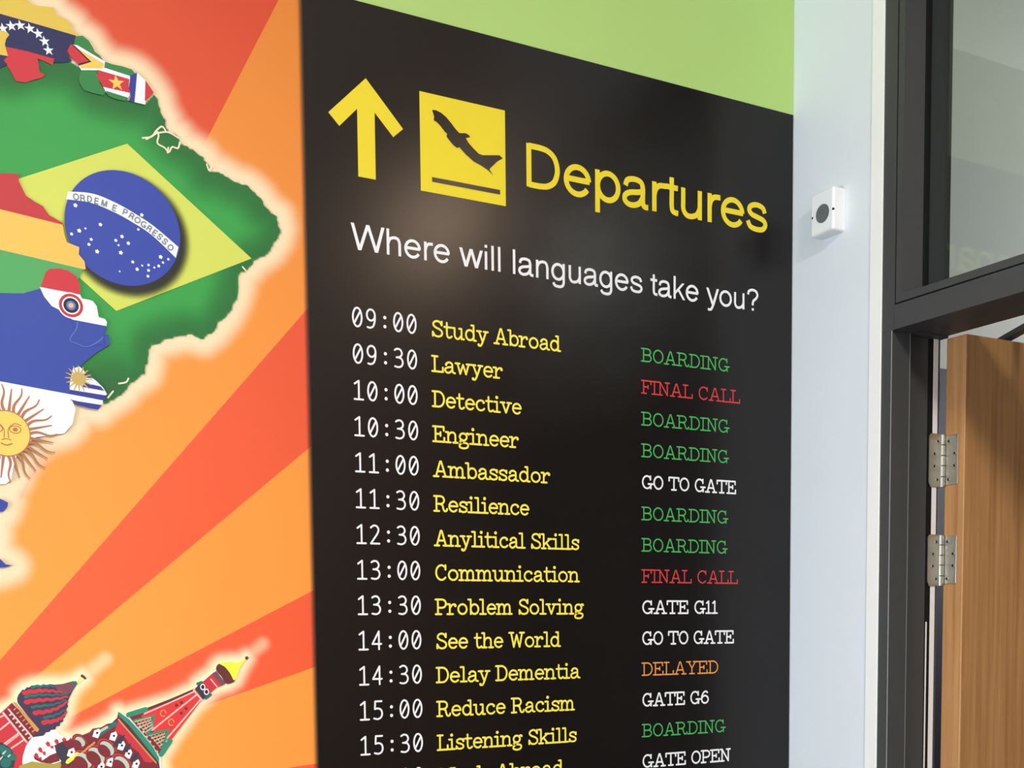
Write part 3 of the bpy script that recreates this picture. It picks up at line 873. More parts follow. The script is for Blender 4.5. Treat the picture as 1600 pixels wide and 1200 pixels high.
for s_ in (-1, 1):
    m_.stroke(ell(sc_[0] + s_ * .012, sc_[1] + .006, .0075, .0052, 0, 360, 16), .0013, off(13.6), cm['bronze'], 6)
    m_.flat(ell(sc_[0] + s_ * .012, sc_[1] + .006, .0035, .003, 0, 360, 10)[:-1], off(13.6), cm['bronze'])
    m_.stroke(spline([(sc_[0] + s_ * .02, sc_[1] + .012), (sc_[0] + s_ * .011, sc_[1] + .014), (sc_[0] + s_ * .003, sc_[1] + .006), (sc_[0] + s_ * .003, sc_[1] - .006)], 5), .0013, off(13.6), cm['bronze'], 6)
m_.stroke(spline([(sc_[0] - .006, sc_[1] - .009), (sc_[0], sc_[1] - .0075), (sc_[0] + .006, sc_[1] - .009)], 4), .0014, off(13.6), cm['bronze'], 6)
m_.stroke(spline([(sc_[0] - .007, sc_[1] - .014), (sc_[0], sc_[1] - .0165), (sc_[0] + .007, sc_[1] - .014)], 4), .0018, off(13.6), cm['bronze'], 6)
m_.build('sun_emblem', arg, 'golden sun with a face and wavy rays')
# --- Paraguay
mb, lb = country('', [
 ('red', [(66, 440), (70, 428), (76, 422), (92, 421), (106, 425), (118, 433), (124, 447), (124, 463), (62, 451)]),
 ('white', [(61, 450), (124, 462), (127, 468), (138, 470), (144, 472), (150, 480), (153, 497), (163, 500), (166, 505), (165, 512), (112, 501), (92, 486), (80, 480), (68, 465)]),
 ('blue', [(112, 501), (165, 511), (160, 528), (162, 540), (140, 540), (128, 543), (108, 532), (116, 518)]),
], 14)
pc = W(110, 479)
for r, c in ((.0185, 'white'), (.0165, 'bolred'), (.0125, 'white'), (.0105, 'black'), (.0065, 'lblue'), (.0035, 'bolyel')):
    mb.flat(ell(pc[0], pc[1], r, r, 0, 360, 28)[:-1], off(14.5) + (.0185 - r) * .004, cm[c])
mb.stroke(Ws(spline([(120, 505), (118, 516), (108, 532), (118, 538), (130, 543), (142, 541), (155, 533), (160, 528)], 4)), .0012, off(14.6), cm['lblue'])
mb.build('country_map', mural, 'red, white and blue country with a round ringed emblem')
# --- Uruguay
mb, lb = country('', [
 ('white', [(113, 577), (123, 574), (128, 578), (133, 584), (142, 591), (150, 597), (160, 607), (166, 617), (161, 622), (158, 634), (152, 640), (138, 638), (122, 632), (108, 627), (108, 600)]),
 ('ublue', [(128, 585), (133, 584), (144, 593), (131, 591)]),
 ('ublue', [(130, 599), (156, 605), (162, 612), (128, 606)]),
 ('ublue', [(108, 610), (164, 619), (161, 627), (108, 617)]),
 ('ublue', [(108, 625), (120, 628), (158, 634), (152, 641), (138, 639), (121, 634)]),
], 14)
uc = W(122, 593)
for k in range(16):
    a = k * math.pi / 8
    mb.stroke([(uc[0] + .008 * math.cos(a), uc[1] + .008 * math.sin(a)), (uc[0] + .0185 * math.cos(a), uc[1] + .0185 * math.sin(a))], .0028, off(14.7), cm['usun'], 6, .0010)
mb.flat(ell(uc[0], uc[1], .0095, .0095, 0, 360, 20)[:-1], off(14.8), cm['usun'])
mb.build('country_map', mural, 'blue and white striped country with a small ochre sun')

# --- cathedral picture at the foot of the mural
za = lambda P_: [(a * .15, 1040 + c * .15) for a, c in P_]
zb = lambda P_: [(160 + a / 6, 1000 + c / 6) for a, c in P_]
kc = {
 'dark': ink('dome_dark', (70, 58, 84)), 'tip': ink('dome_mauve', (124, 76, 88)), 'cred': ink('brick_red', (206, 56, 66)), 'teal': ink('dome_teal', (44, 112, 104)), 'brick': ink('dark_brick', (128, 46, 56)),
 'cgreen': ink('cornice_green', (52, 142, 112)), 'spire': ink('spire_red', (226, 60, 60)), 'wht': ink('trim_white', (252, 250, 248)), 'pink': ink('trim_pink', (250, 196, 188)), 'ochre': ink('ledge_ochre', (216, 150, 82)),
 'gold': ink('dome_gold', (254, 240, 70)), 'brown': ink('dome_brown', (104, 52, 48)), 'slate': ink('shade_slate', (62, 60, 74)), 'olive': ink('roof_olive', (176, 158, 74)), 'pale': ink('pale_green', (186, 204, 184)), 'mortar': ink('window_black', (44, 34, 40)),
}
OUT = za([(-300, 500), (0, 470), (110, 415), (180, 380), (190, 290), (260, 230), (350, 200), (500, 190), (650, 190), (760, 165), (860, 105), (880, 130), (800, 200), (740, 280), (700, 390), (690, 460), (650, 580), (570, 660), (640, 730), (740, 760), (930, 690), (1050, 640), (1210, 540), (1230, 480), (1300, 510), (1330, 500)]) + \
      zb([(400, 640), (640, 570), (850, 465), (900, 400), (1040, 300), (1065, 250), (1100, 220), (1200, 205), (1300, 205), (1345, 165), (1290, 260), (1240, 370), (1180, 410), (1060, 450), (940, 555), (860, 630), (640, 930), (620, 980), (545, 1090), (545, 1165), (600, 1400), (-1200, 1500)])
def chalo(X, Y):
    I = inside(OUT, X, Y)
    g = np.where(I, 1.0, (1 - smooth(0, 25, dist_to(OUT, X, Y))) ** 1.25)
    for seg, r_, k_ in (([(386, 1026), (410, 1006)], 16, .42), ([(130, 1058), (164, 1030)], 18, .5)):
        g = np.maximum(g, k_ * (1 - smooth(2, r_, dist_to(seg, X, Y, closed=False))))
    return g
cath = MB()
cath.flat(clip_u(Ws(OUT[:-1] + [(40, 1290), (-90, 1290), (-90, 1150)])), off(3), kc['wht'])
catho = cath.build('cathedral_picture', mural, 'red brick cathedral with patterned onion domes')
soft_area('picture_glow', -40, 450, 972, 1260, 4, chalo, 0.4, print_mat('picture_glow', None, (255, 240, 196)), catho, 'pale glow printed round the cathedral')
rnd = random.Random(4)

dome = MB()
sc = za([(180, 385), (175, 340), (190, 300)]) + [(a, c) for a, c in za([(215, 270), (230, 250), (255, 250), (275, 225), (300, 225), (330, 203), (360, 212), (390, 196), (420, 205), (450, 192), (480, 200), (520, 192), (560, 198), (650, 190), (760, 160), (805, 185), (760, 250), (730, 310), (712, 350), (700, 400), (706, 425), (688, 450), (692, 480), (672, 510), (678, 530), (655, 555), (655, 580), (625, 595), (620, 625), (585, 632), (570, 665), (530, 668), (510, 690), (475, 695), (455, 725), (420, 735), (330, 745), (400, 670)])]
dome.flat(clip_u(Ws(sc)), off(4), kc['dark'])
dome.flat(Ws(za([(560, 205), (650, 192), (760, 162), (800, 185), (740, 270), (690, 310), (600, 260)])), off(4.2), kc['tip'])
dome.flat(Ws(za([(740, 165), (790, 160), (805, 190), (770, 215)])), off(4.4), kc['teal'])
def wavy(P_, w, c, n):
    for a, d in zip(P_, P_[1:]):
        pass
    pts = spline(za(P_), 8)
    out = []
    for i, p in enumerate(pts):
        out.append((p[0], p[1] + .9 * math.sin(i * 1.35)))
    dome.stroke(Ws(out), w * .15 * .00122, off(n), kc[c], 8, w * .06 * .00122)
for P_ in ([(250, 282), (400, 262), (520, 262), (640, 275)], [(270, 378), (400, 360), (550, 350), (700, 322)], [(360, 490), (480, 478), (600, 440), (700, 372)], [(450, 590), (560, 575), (640, 540), (690, 480)]):
    wavy(P_, 36, 'cred', 4.5)
for P_ in ([(260, 325), (400, 303), (560, 305), (700, 298)], [(330, 432), (460, 415), (560, 403), (690, 355)], [(460, 540), (580, 512), (680, 455)], [(330, 222), (450, 210), (560, 215)]):
    wavy(P_, 22, 'teal', 4.6)
dome.stroke(Ws(za([(800, 180), (850, 120)])), .004, off(4.3), kc['gold'], 8, .002)
dome.stroke(Ws(za([(850, 105), (885, 132)])), .004, off(4.5), kc['brown'], 8, .003)
dome.build('onion_dome', catho, 'dark onion dome with red and green twists')

dr_ = MB()
dr_.flat(clip_u(Ws(za([(120, 385), (400, 672), (340, 745), (240, 960), (300, 1700), (-600, 1700), (-600, 800), (-300, 640), (0, 495)]))), off(3.6), kc['cred'])
dr_.flat(Ws(za([(120, 390), (400, 665), (345, 735), (275, 795), (25, 490), (80, 445)])), off(3.8), kc['brick'])
dr_.flat(Ws(za([(130, 380), (165, 385), (405, 660), (390, 690), (365, 680)])), off(4.5), kc['ochre'])
for P_, w_ in (([(30, 490), (275, 795)], .0026), ([(85, 452), (330, 740)], .0022), ([(0, 665), (105, 580)], .0024), ([(40, 815), (195, 700)], .0024), ([(115, 860), (240, 775)], .0022), ([(0, 535), (30, 520)], .0022), ([(60, 825), (190, 725)], .0012)):
    dr_.stroke(Ws(za(P_)), w_, off(4.1), kc['pink'], 8)
for k in range(7):
    dr_.stroke(Ws(za([(100 + k * 33, 515 + k * 40), (120 + k * 33, 500 + k * 40)])), .0024, off(4.1), kc['pink'], 6)
    dr_.stroke(Ws(za([(140 + k * 32, 460 + k * 38), (160 + k * 32, 445 + k * 38)])), .0016, off(4.1), kc['ochre'], 6)
dr_.flat(clip_u(Ws(za([(-300, 760), (20, 800), (110, 860), (160, 960), (140, 1060), (60, 1067), (-300, 1120)]))), off(4.3), kc['slate'])
for a, d, r in ((60, 900, 40), (130, 950, 30), (60, 1010, 40), (20, 860, 28)):
    c_ = za([(a, d)])[0]
    dr_.flat(ell(*W(*c_), r * .00018, r * .00018, 0, 360, 14)[:-1], off(4.4), kc['teal'])
for a, d, r in ((45, 900, 14), (10, 960, 16), (95, 935, 9)):
    dr_.stroke(Ws(za([(a - r, d + r), (a + r, d - r)])), .0030, off(4.5), kc['pale'], 8, .0014)
dr_.build('drum', catho, 'red brick drum with white banding')

sm_ = MB()
sm_.flat(clip_u(Ws(za([(230, 1010), (235, 940), (270, 830), (330, 745), (440, 730), (530, 690), (640, 740), (730, 765), (680, 850), (640, 1010), (500, 1067), (240, 1067)]))), off(4.7), kc['wht'])
for k, (a, d) in enumerate([(350, 930), (390, 870), (470, 810), (560, 785), (640, 770), (710, 775)]):
    L = 120 - k * 14
    pts = [(a, d), (a + 20, d - 25), (a + 45, d - 10), (a + 50, d + 25), (a + 80, d + 20), (a + 85, d + L * .6), (a + 60, d + L * .55), (a + 50, d + L * .35), (a + 20, d + 30)]
    sm_.flat(Ws(za(pts)), off(4.9), kc['cred'])
sm_.flat(Ws(za([(340, 930), (380, 960), (440, 985), (520, 930), (600, 900), (620, 990), (520, 1020), (420, 1005), (360, 975)])), off(4.9), kc['brick'])
sm_.flat(clip_u(Ws(za([(200, 1040), (330, 995), (420, 1010), (560, 1020), (640, 990), (690, 1060), (720, 1700), (100, 1700)]))), off(5), kc['olive'])
sm_.build('striped_dome', catho, 'white dome with red zigzags')

tw = MB()
tw.flat(clip_u(Ws(za([(560, 830), (640, 790), (740, 770), (930, 690), (960, 655), (1050, 640), (1110, 605), (1160, 595), (1215, 540), (1228, 478), (1650, 1010), (1760, 1700), (520, 1700), (640, 990)]))), off(5.2), kc['brick'])
tw.flat(Ws(za([(1215, 600), (1240, 560), (1600, 990), (1560, 1010), (1500, 1000), (1440, 900), (1370, 850), (1290, 740), (1190, 680)])), off(5.4), kc['cred'])
tw.flat(Ws(za([(570, 860), (600, 810), (640, 800), (700, 860), (760, 960), (720, 1050), (640, 1000), (590, 930)])), off(5.5), kc['slate'])
for a, d, w_, h_ in ((1110, 860, 75, 48), (1000, 935, 85, 55), (870, 985, 80, 50), (1265, 1020, 80, 50), (830, 790, 50, 34)):
    c_ = W(*za([(a, d)])[0])
    an = math.radians(-50)
    def el_(s):
        return [(c_[0] + (w_ * s * math.cos(k) * math.cos(an) - h_ * s * math.sin(k) * math.sin(an)) * .00019, c_[1] + (w_ * s * math.cos(k) * math.sin(an) + h_ * s * math.sin(k) * math.cos(an)) * .00019) for k in [i * math.pi / 10 for i in range(20)]]
    tw.flat(el_(1.42), off(5.55), kc['brown']); tw.flat(el_(1.22), off(5.6), kc['cred']); tw.flat(el_(1.05), off(5.65), kc['brick']); tw.flat(el_(.88), off(5.7), kc['pale'])
    tw.flat([(p[0] - .0042, p[1] - .0036) for p in el_(.80)], off(5.75), kc['brick'])
for a, d in ((1175, 730), (1258, 830), (1330, 915), (1410, 1020), (1000, 700), (1140, 1000), (1045, 1050), (735, 900)):
    p = W(*za([(a, d)])[0])
    tw.flat([(p[0] - .006, p[1] - .005), (p[0] + .002, p[1] - .008), (p[0] + .006, p[1] + .001), (p[0] + .004, p[1] + .0065), (p[0] - .003, p[1] + .004)], off(5.7), kc['wht'])
    tw.flat(ell(p[0] + .001, p[1], .0018, .0018, 0, 360, 8)[:-1], off(5.75), kc['mortar'])
for a, d in ((1235, 760), (1300, 850), (1380, 945), (1200, 800)):
    p = W(*za([(a, d)])[0])
    tw.flat([(p[0] - .005, p[1] - .006), (p[0] + .003, p[1] - .008), (p[0] + .009, p[1] + .006), (p[0] + .001, p[1] + .003)], off(5.68), kc['slate'])
for P_, c, w_ in (([(1000, 730), (1200, 600)], 'teal', .006), ([(1040, 680), (1110, 640)], 'pale', .004), ([(820, 930), (980, 800)], 'ochre', .0026), ([(700, 1000), (800, 920)], 'gold', .0062), ([(650, 1010), (720, 880)], 'slate', .006), ([(1230, 560), (1620, 1010)], 'ochre', .0022), ([(1250, 545), (1640, 1010)], 'slate', .0022)):
    tw.stroke(Ws(za(P_)), w_, off(5.8), kc[c], 8)
tw.flat(Ws(za([(1222, 478), (1245, 490), (1340, 560), (1460, 690), (1590, 850), (1650, 960), (1650, 1010), (1600, 945), (1470, 780), (1340, 620), (1240, 530)])), off(6), kc['cgreen'])
tw.build('tower_body', catho, 'dark red tower body with pale arches')

sp = MB()
sp.flat(Ws(zb([(230, 700), (400, 645), (650, 935), (540, 1090), (400, 900)])), off(5.0), kc['brick'])
sp.flat(Ws(zb([(410, 645), (850, 465), (930, 555), (640, 935), (560, 960), (360, 715)])), off(5.3), kc['spire'])
for P_, c, w_ in (([(410, 650), (640, 560), (850, 470)], 'brown', .004), ([(390, 690), (640, 580), (860, 480)], 'pink', .002), ([(460, 845), (640, 700), (880, 510)], 'pink', .0022), ([(600, 920), (740, 760), (920, 550)], 'pink', .0022)):
    pts = Ws(zb(P_))
    sp.stroke(spline(pts, 6), w_, off(5.5), kc[c], 6)
for a, d in ((565, 685), (640, 770)):
    sp.stroke(ell(*W(*zb([(a, d)])[0]), .0042, .0048, 0, 300, 10), .0016, off(5.6), kc['ochre'], 6)
for a, d in ((735, 585), (735, 685), (690, 610), (780, 640)):
    sp.stroke([W(*zb([(a, d)])[0])], .005, off(5.6), kc['brick'], 8)
for bx, by in ((0, 0), (130, 130)):                                # lattice gables
    sp.flat(Ws(zb([(290 + bx, 760 + by), (480 + bx, 715 + by), (420 + bx, 880 + by)])), off(5.6), kc['brick'])
    for k in range(5):
        sp.stroke(Ws(zb([(300 + bx + k * 26, 765 + by + k * 24), (470 + bx - (4 - k) * 6, 725 + by + k * 22)])), .0017, off(5.7), kc['pale'], 6)
        sp.stroke(Ws(zb([(310 + bx + k * 36, 750 + by - k * 6), (410 + bx + k * 8, 880 + by - k * 36)])), .0015, off(5.7), kc['ochre'], 6)
    sp.stroke(Ws(zb([(290 + bx, 755 + by), (485 + bx, 712 + by), (425 + bx, 885 + by)])), .0034, off(5.75), kc['cgreen'], 6)
for P_ in ([(240, 700), (400, 650)], [(545, 1070), (630, 945)]):
    sp.stroke(Ws(zb(P_)), .0075, off(5.8), kc['cgreen'], 8)
for k in range(6):
    sp.stroke([W(*zb([(345 + k * 32, 815 + k * 46)])[0])], .004, off(5.85), kc['pale'], 8)
sp.build('spire', catho, 'red tent spire with green gables')

lt = MB()
lt.flat(Ws(zb([(860, 455), (1040, 300), (1145, 415), (1060, 450), (935, 560), (910, 570)])), off(5.2), kc['cred'])
lt.flat(Ws(zb([(1020, 320), (1060, 290), (1150, 405), (1110, 430)])), off(5.4), kc['tip'])
lt.flat(Ws(zb([(865, 455), (910, 400), (1005, 510), (935, 555)])), off(5.4), kc['slate'])
for a, d in ((935, 440), (970, 485)):
    lt.flat(ell(*W(*zb([(a, d)])[0]), .0040, .0050, 0, 360, 14)[:-1], off(5.6), kc['wht'])
    lt.flat(ell(*W(*zb([(a, d)])[0]), .0026, .0034, 0, 360, 10)[:-1], off(5.7), kc['mortar'])
lt.stroke(Ws(zb([(850, 470), (930, 565)])), .0026, off(5.6), kc['pink'], 6)
lt.stroke(Ws(zb([(1010, 365), (1070, 440)])), .0018, off(5.6), kc['pink'], 6)
lt.stroke(Ws(zb([(885, 410), (925, 395)])), .004, off(5.6), kc['teal'], 6)
lt.stroke(Ws(zb([(965, 545), (1010, 510)])), .004, off(5.6), kc['teal'], 6)
lt.flat(Ws(spline(zb([(1065, 290), (1062, 250), (1090, 222), (1140, 230), (1200, 290), (1240, 370), (1200, 405), (1150, 405), (1110, 340)]), 4, True)), off(5.8), kc['brown'])
lt.flat(Ws(spline(zb([(1090, 218), (1180, 205), (1270, 210), (1345, 170), (1285, 260), (1250, 350), (1225, 375), (1190, 310), (1140, 250)]), 4, True)), off(6), kc['gold'])
lt.stroke([W(*zb([(1347, 168)])[0])], .0055, off(6.1), kc['brown'], 10)
lt.build('gold_dome', catho, 'small golden dome on a red lantern')

# ------------------------------------------------------------------ sensor box on the white wall
sb = empty('sensor_box', (0, -.1, .735 + EYE))
tag(sb, 'small square white sensor box with a grey round lens on the white wall', 'sensor')
SY0, SY1, SZ0, SZ1, SD = -.1434, -.0825, .733 + EYE, .8125 + EYE, .0293
m_ = MB()
bm = bmesh.new()
bmesh.ops.create_cube(bm, size=1.0)
lo, hi = (-SD, SY0, SZ0), (-.0002, SY1, SZ1)
for v_ in bm.verts:
    v_.co = Vector([lo[i] + (v_.co[i] + .5) * (hi[i] - lo[i]) for i in range(3)])
fe = [e for e in bm.edges if not all(abs(v_.co.x + .0002) < 1e-5 for v_ in e.verts)]
bmesh.ops.bevel(bm, geom=fe, offset=.005, segments=4, profile=.5, affect='EDGES')
m_.bm(bm, plastic)
m_.build('housing', sb)
LY, LZ = -.1158, .7693 + EYE
lensm = mat('grey_lens', (92, 98, 100), rough=.45, spec=.4, var=.02)
lens2 = mat('grey_lens_ring', (118, 124, 126), rough=.45, spec=.4, var=.02)
LX = -SD
LR = .0168
cy_, cz_ = (SY0 + SY1) / 2, (SZ0 + SZ1) / 2
m_ = MB()
m_.rod((LX + .001, LY, LZ), (LX - .0012, LY, LZ), LR, lensm, 32)
ln = m_.build('lens', sb, 'round grey lens')
m_ = MB()
for r in (.0135, .009, .0045):
    n = 32
    vs = [(LX - .0014, LY + rr * math.cos(i * 2 * math.pi / n), LZ + rr * math.sin(i * 2 * math.pi / n)) for rr in (r, r - .0012) for i in range(n)]
    m_.add(vs, [[i, (i + 1) % n, n + (i + 1) % n, n + i] for i in range(n)], lens2)
m_.build('lens_ring', ln)
for px, py in ((1269.5, 341), (1301.5, 326)):
    r_ = ray(px, py)
    p = CAM + r_ * ((-SD - CAM.x) / r_.x)
    m_ = MB(); m_.rod((-SD + .002, p.y, p.z), (-SD - .0004, p.y, p.z), .0021, steel_dark, 14)
    m_.build('screw', sb)

# ------------------------------------------------------------------ door frame with transom light
FX = .005                                          # frame face, level with the wall
fr = empty('door_frame', (0, DY0, 0))
fr['kind'] = 'structure'
fr['label'] = 'dark grey metal door frame with a glazed transom'
ZH = .5253 + EYE                                   # underside of the door head
ZG = .5686 + EYE                                   # joint between head and glazing bead
ZB = .5847 + EYE                                   # top of the glazing bead
YJ, YR, YB, YG = -.2623, -.2495, -.2674, -.2834
FD = .139
SO = DY1                                           # far side of the opening
BV_ = .0008
m_ = MB()
m_.box((0, YJ, 0), (.047, DY0, ZH), anth, bev=BV_)
m_.box((.047, YR, 0), (FD, DY0, ZH), anth, bev=BV_)
m_.box((0, YB, ZH), (FD, DY0, DTOP), anth)
arris_highlight = mat('painted_edge_highlight', (136, 136, 134), rough=.4, spec=.5)  # paler grey paints in the highlight along the jamb's arrises
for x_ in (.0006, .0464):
    m_.rod((x_, YJ + .0006, 0), (x_, YJ + .0006, ZH), .0009, arris_highlight, 10)
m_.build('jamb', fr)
m_ = MB()
m_.box((0, SO, 0), (.047, SO + .0243, ZH), anth, bev=BV_)
m_.box((.047, SO, 0), (FD, SO + .0115, ZH), anth, bev=BV_)
m_.box((0, SO, ZH), (FD, SO + .0294, DTOP), anth)
m_.build('jamb', fr)
m_ = MB()
m_.box((0, SO + .0294, ZH), (.047, YB, ZG), anth, bev=BV_)
m_.box((.047, SO + .0294, ZH + .004), (FD, YB, ZG), anth, bev=BV_)
m_.build('door_head', fr)
m_ = MB(); m_.box((0, SO + .0294, DTOP - .04), (FD, YB, DTOP), anth)
m_.build('transom_head', fr)
# glazing beads, set off from the frame by a shadow joint
G = .0028
m_ = MB()
def ring(x0, x1, w, m, y0, y1, z0, z1):
    m_.box((x0, y1 - w, z0), (x1, y1, z1), m)
    m_.box((x0, y0, z0), (x1, y0 + w, z1), m)
    m_.box((x0, y0 + w, z0), (x1, y1 - w, z0 + w), m)
    m_.box((x0, y0 + w, z1 - w), (x1, y1 - w, z1), m)
yl, yr_ = SO + .0294, YB
ring(.0004, .052, .0160 - G, anth, yl + G, yr_ - G, ZG + G, DTOP - .04 - G)
m_.build('glazing_bead', fr)
m_ = MB(); ring(.012, .0535, G, black, yl, yr_, ZG, DTOP - .04)
m_.build('shadow_joint', fr)
m_ = MB(); ring(.052, .0655, .0178, black, yl, yr_, ZG, DTOP - .04)
m_.build('gasket', fr, 'black rubber gasket')
m_ = MB(); ring(.0655, .105, .0165, anth, yl, yr_, ZG, DTOP - .04)
m_.build('glazing_bead', fr)
# pane
gm = bpy.data.materials.new('clear_glass')
gm.use_nodes = True
nt = gm.node_tree
nt.nodes.remove(nt.nodes['Principled BSDF'])
tr = nt.nodes.new('ShaderNodeBsdfTransparent'); tr.inputs[0].default_value = (.90, .94, .93, 1)
gl = nt.nodes.new('ShaderNodeBsdfGlossy'); gl.inputs['Roughness'].default_value = .02
fz = nt.nodes.new('ShaderNodeFresnel')
ge = nt.nodes.new('ShaderNodeNewGeometry')
ma = nt.nodes.new('ShaderNodeMath'); ma.operation = 'MULTIPLY_ADD'
ma.inputs[1].default_value = 1 / 1.5 - 1.5; ma.inputs[2].default_value = 1.5
nt.links.new(ge.outputs['Backfacing'], ma.inputs[0]); nt.links.new(ma.outputs[0], fz.inputs['IOR'])
mx = nt.nodes.new('ShaderNodeMixShader')
nt.links.new(fz.outputs[0], mx.inputs[0]); nt.links.new(tr.outputs[0], mx.inputs[1]); nt.links.new(gl.outputs[0], mx.inputs[2])
nt.links.new(mx.outputs[0], nt.nodes['Material Output'].inputs['Surface'])
m_ = MB(); m_.box((.0565, yl + .006, ZG + .006), (.0605, yr_ - .006, DTOP - .046), gm)
m_.build('pane', fr, 'clear glass pane')
# seals in the hinge rebate
m_ = MB(); m_.box((.107, YR - .0004, .004), (.1205, YR + .002, ZH + .002), black)
m_.build('seal_groove', fr, 'black groove')
m_ = MB(); m_.box((.1207, YR - .0014, .004), (.1322, YR + .002, ZH + .003), seal)
m_.build('seal_strip', fr, 'white seal strip')
m_ = MB(); m_.box((.1095, YR - .0012, .004), (.1125, YR + .001, EYE + .003), seal)
m_.build('seal_lip', fr, 'thin white strip low in the groove')

# ------------------------------------------------------------------ timber door, standing open into the corridor
wood = bpy.data.materials.new('oak_veneer')
wood.use_nodes = True
nt = wood.node_tree
bs = nt.nodes['Principled BSDF']
tc = nt.nodes.new('ShaderNodeTexCoord')
mp = nt.nodes.new('ShaderNodeMapping'); mp.inputs['Scale'].default_value = (38, 38, 1.1)
n1 = nt.nodes.new('ShaderNodeTexNoise'); n1.inputs['Scale'].default_value = 2.2; n1.inputs['Detail'].default_value = 7; n1.inputs['Roughness'].default_value = .62
rp = nt.nodes.new('ShaderNodeValToRGB')
rp.color_ramp.elements[0].position, rp.color_ramp.elements[1].position = .28, .74
rp.color_ramp.elements[0].color = rgb((160, 108, 62)); rp.color_ramp.elements[1].color = rgb((200, 146, 92))
nt.links.new(tc.outputs['Object'], mp.inputs[0]); nt.links.new(mp.outputs[0], n1.inputs['Vector']); nt.links.new(n1.outputs['Fac'], rp.inputs[0])
nt.links.new(rp.outputs[0], bs.inputs['Base Color'])
bs.inputs['Roughness'].default_value = .42
DX = .152
DF, DB = -.2975, -.2525                            # visible face and hidden face of the leaf
DT = .5285 + EYE
door = empty('door_1', (DX, DB, 0))
door['kind'] = 'structure'
door['label'] = 'oak veneered door standing open on two steel hinges'
m_ = MB(); m_.box((DX, DF, .008), (DX + .92, DB, DT), wood, bev=.0016)
m_.build('leaf', door)
m_ = MB()                                          # lever handle on the far stile
hx = DX + .86
m_.rod((hx, DF + .001, 1.0), (hx, DF - .008, 1.0), .026, steel, 28)
m_.rod((hx, DF - .008, 1.0), (hx, DF - .055, 1.0), .0095, steel)
m_.rod((hx + .002, DF - .052, 1.0), (hx - .125, DF - .052, 1.0), .0095, steel)
m_.build('handle', door, 'steel lever handle')
KX, KY, KR = .1458, -.2510, .0060
for zt, zb_ in ((.3525, .2540), (.1660, .0700), (-1.2, -1.296)):
    zt += EYE; zb_ += EYE
    H = zt - zb_
    # jamb plate with clipped corners
    hm = MB()
    hg = hm
    x0, x1 = .1095, KX - .005
    c_ = .004
    fr_pts = [(x1, zt), (x0 + c_, zt), (x0, zt - c_), (x0, zb_ + c_ * 2), (x0 + c_, zb_), (x1, zb_)]
    vs = [(p[0], YR - .0016 - k, p[1]) for k in (0, .0024) for p in fr_pts]
    hm.add(vs, [list(range(6)), list(range(6, 12))[::-1]] + [[i, (i + 1) % 6, 6 + (i + 1) % 6, 6 + i] for i in range(6)], steel)
    ho = hm.build('hinge', door, 'steel butt hinge')
    pm = MB()
    y0, y1 = -.2845, KY - .005
    pm.box((DX - .0024, y0, zb_ + .004), (DX + .0004, y1, zt - .003), steel, bev=.0006)
    pm.build('hinge_plate', ho)
    km = MB()
    cuts = [0, .20, .41, .60, .80, 1.0]
    for a, c in zip(cuts, cuts[1:]):
        km.rod((KX, KY, zb_ + H * a + .0009), (KX, KY, zb_ + H * c - .0009), KR, steel, 24)
    km.rod((KX, KY, zb_ + .001), (KX, KY, zt - .001), KR * .8, steel_dark, 16)
    km.build('knuckle', ho)
    for f, dx_, dy_ in ((.86, .0235, -.2640), (.62, .0150, -.2775), (.39, .0150, -.2775), (.14, .0235, -.2640)):
        z = zb_ + H * f
        for a_, b_, c_ax in (((.1095 + dx_ - .002, YR - .0036, z), (.1095 + dx_ - .002, YR - .0046, z), 'y'), ((DX - .0022, dy_ + .0005, z), (DX - .0032, dy_ + .0005, z), 'x')):
            wm = MB()
            wm.rod(a_, b_, .0040, steel, 16, .0034)
            d_ = Vector(b_) - Vector(a_)
            wm.rod(Vector(b_) - d_ * .3, Vector(b_) + d_ * .15, .0025, steel_dark, 10)
            wm.build('screw', ho)

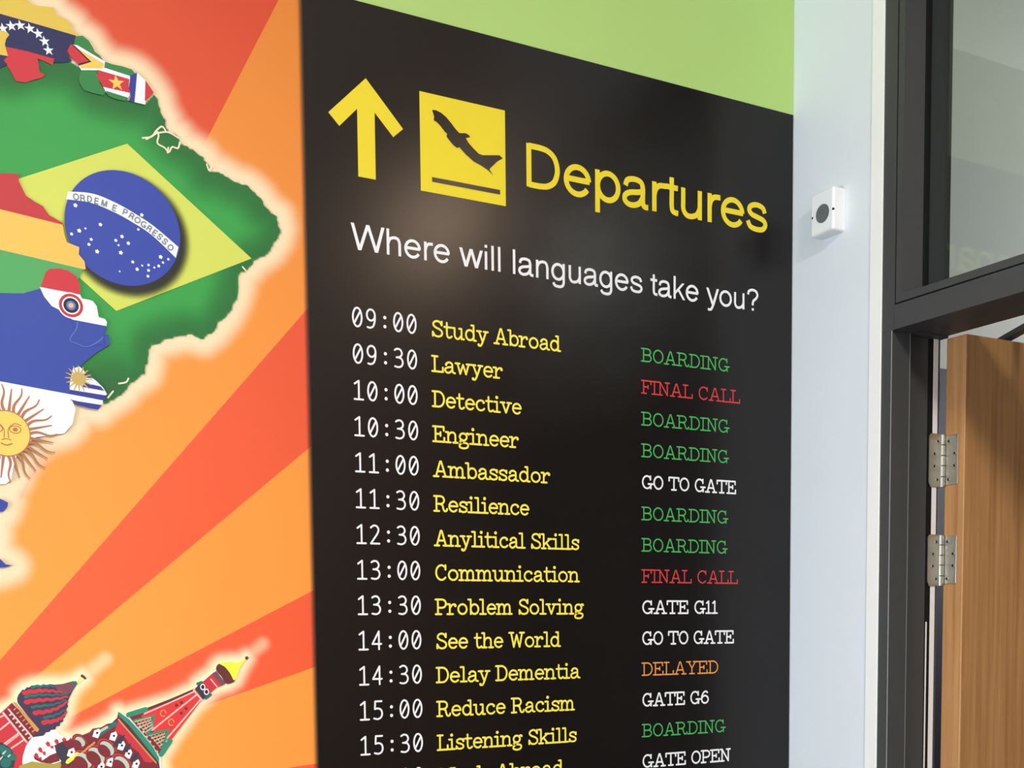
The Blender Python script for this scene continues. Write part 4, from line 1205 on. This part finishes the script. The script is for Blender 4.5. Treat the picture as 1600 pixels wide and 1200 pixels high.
# overhead door closer behind the leaf, its arm reaching to the frame
cl = empty('door_closer', (.45, DB, 2.0))
tag(cl, 'black overhead closer arm reaching from the oak door top to the frame', 'door closer')
ga = mat('closer_dark_grey', (52, 50, 50), rough=.4, spec=.4, var=.03)
m_ = MB(); m_.box((.33, DB + .0005, 2.005), (.58, DB + .05, 2.07), ga, bev=.006)
m_.build('body', cl)
ZA = .545 + EYE
def bar(mb, a, c, w, h, m):
    a, c = Vector(a), Vector(c)
    d = (c - a).normalized(); n = Vector((-d.y, d.x, 0)) * (w / 2); zz = Vector((0, 0, h / 2))
    vs = [a + n - zz, a - n - zz, a - n + zz, a + n + zz, c + n - zz, c - n - zz, c - n + zz, c + n + zz]
    mb.add(vs, [[0, 1, 2, 3], [7, 6, 5, 4], [0, 4, 5, 1], [1, 5, 6, 2], [2, 6, 7, 3], [3, 7, 4, 0]], m)
m_ = MB()
bar(m_, (.150, -.560, ZA), (.340, -.200, ZA), .020, .009, ga)
m_.build('arm', cl)
m_ = MB()
bar(m_, (.340, -.200, ZA - .009), (.45, -.228, ZA - .009), .020, .008, ga)
m_.rod((.45, -.228, 2.068), (.45, -.228, ZA - .004), .009, ga)
m_.rod((.340, -.200, ZA - .014), (.340, -.200, ZA + .006), .011, ga)
m_.build('elbow', cl)
m_ = MB(); m_.box((FD + .0005, -.60, ZA - .02), (FD + .018, -.53, ZA + .02), ga, bev=.002)
m_.build('shoe', cl)

# ------------------------------------------------------------------ lamps (outside the picture)
def panel_lamp(name, x0, y0, z, label):
    e = empty(name, (x0, y0, z))
    tag(e, label, 'lamp')
    m_ = MB()
    m_.box((x0 - .32, y0 - .32, z - .03), (x0 - .29, y0 + .32, z), plastic)
    m_.box((x0 + .29, y0 - .32, z - .03), (x0 + .32, y0 + .32, z), plastic)
    m_.box((x0 - .29, y0 - .32, z - .03), (x0 + .29, y0 - .29, z), plastic)
    m_.box((x0 - .29, y0 + .29, z - .03), (x0 + .29, y0 + .32, z), plastic)
    m_.build('trim_ring', e)
    m_ = MB(); m_.box((x0 - .29, y0 - .29, z - .012), (x0 + .29, y0 + .29, z - .004), mat('lamp_diffuser', (255, 250, 240), emit=1.5))
    m_.build('diffuser', e)
panel_lamp('ceiling_lamp', -1.25, -3.1, CEIL - .0005, 'square ceiling lamp panel in the room with the mural')
wl = empty('added_glare_lamp', (0, -1.53, 2.72))  # unseen lamp, added so its reflection gives the board a warm glare
tag(wl, 'added oblong warm lamp, out of view, that makes the glare on the board', 'lamp')
m_ = MB(); m_.box((-.025, -1.74, 2.70), (-.0005, -1.32, 2.90), ga, bev=.004)
m_.build('base', wl)
m_ = MB(); m_.box((-.085, -1.72, 2.72), (-.0255, -1.34, 2.88), mat('glare_lamp_cover', (255, 222, 190), emit=24.0), bev=.02)
m_.build('cover', wl, 'warm white cover')
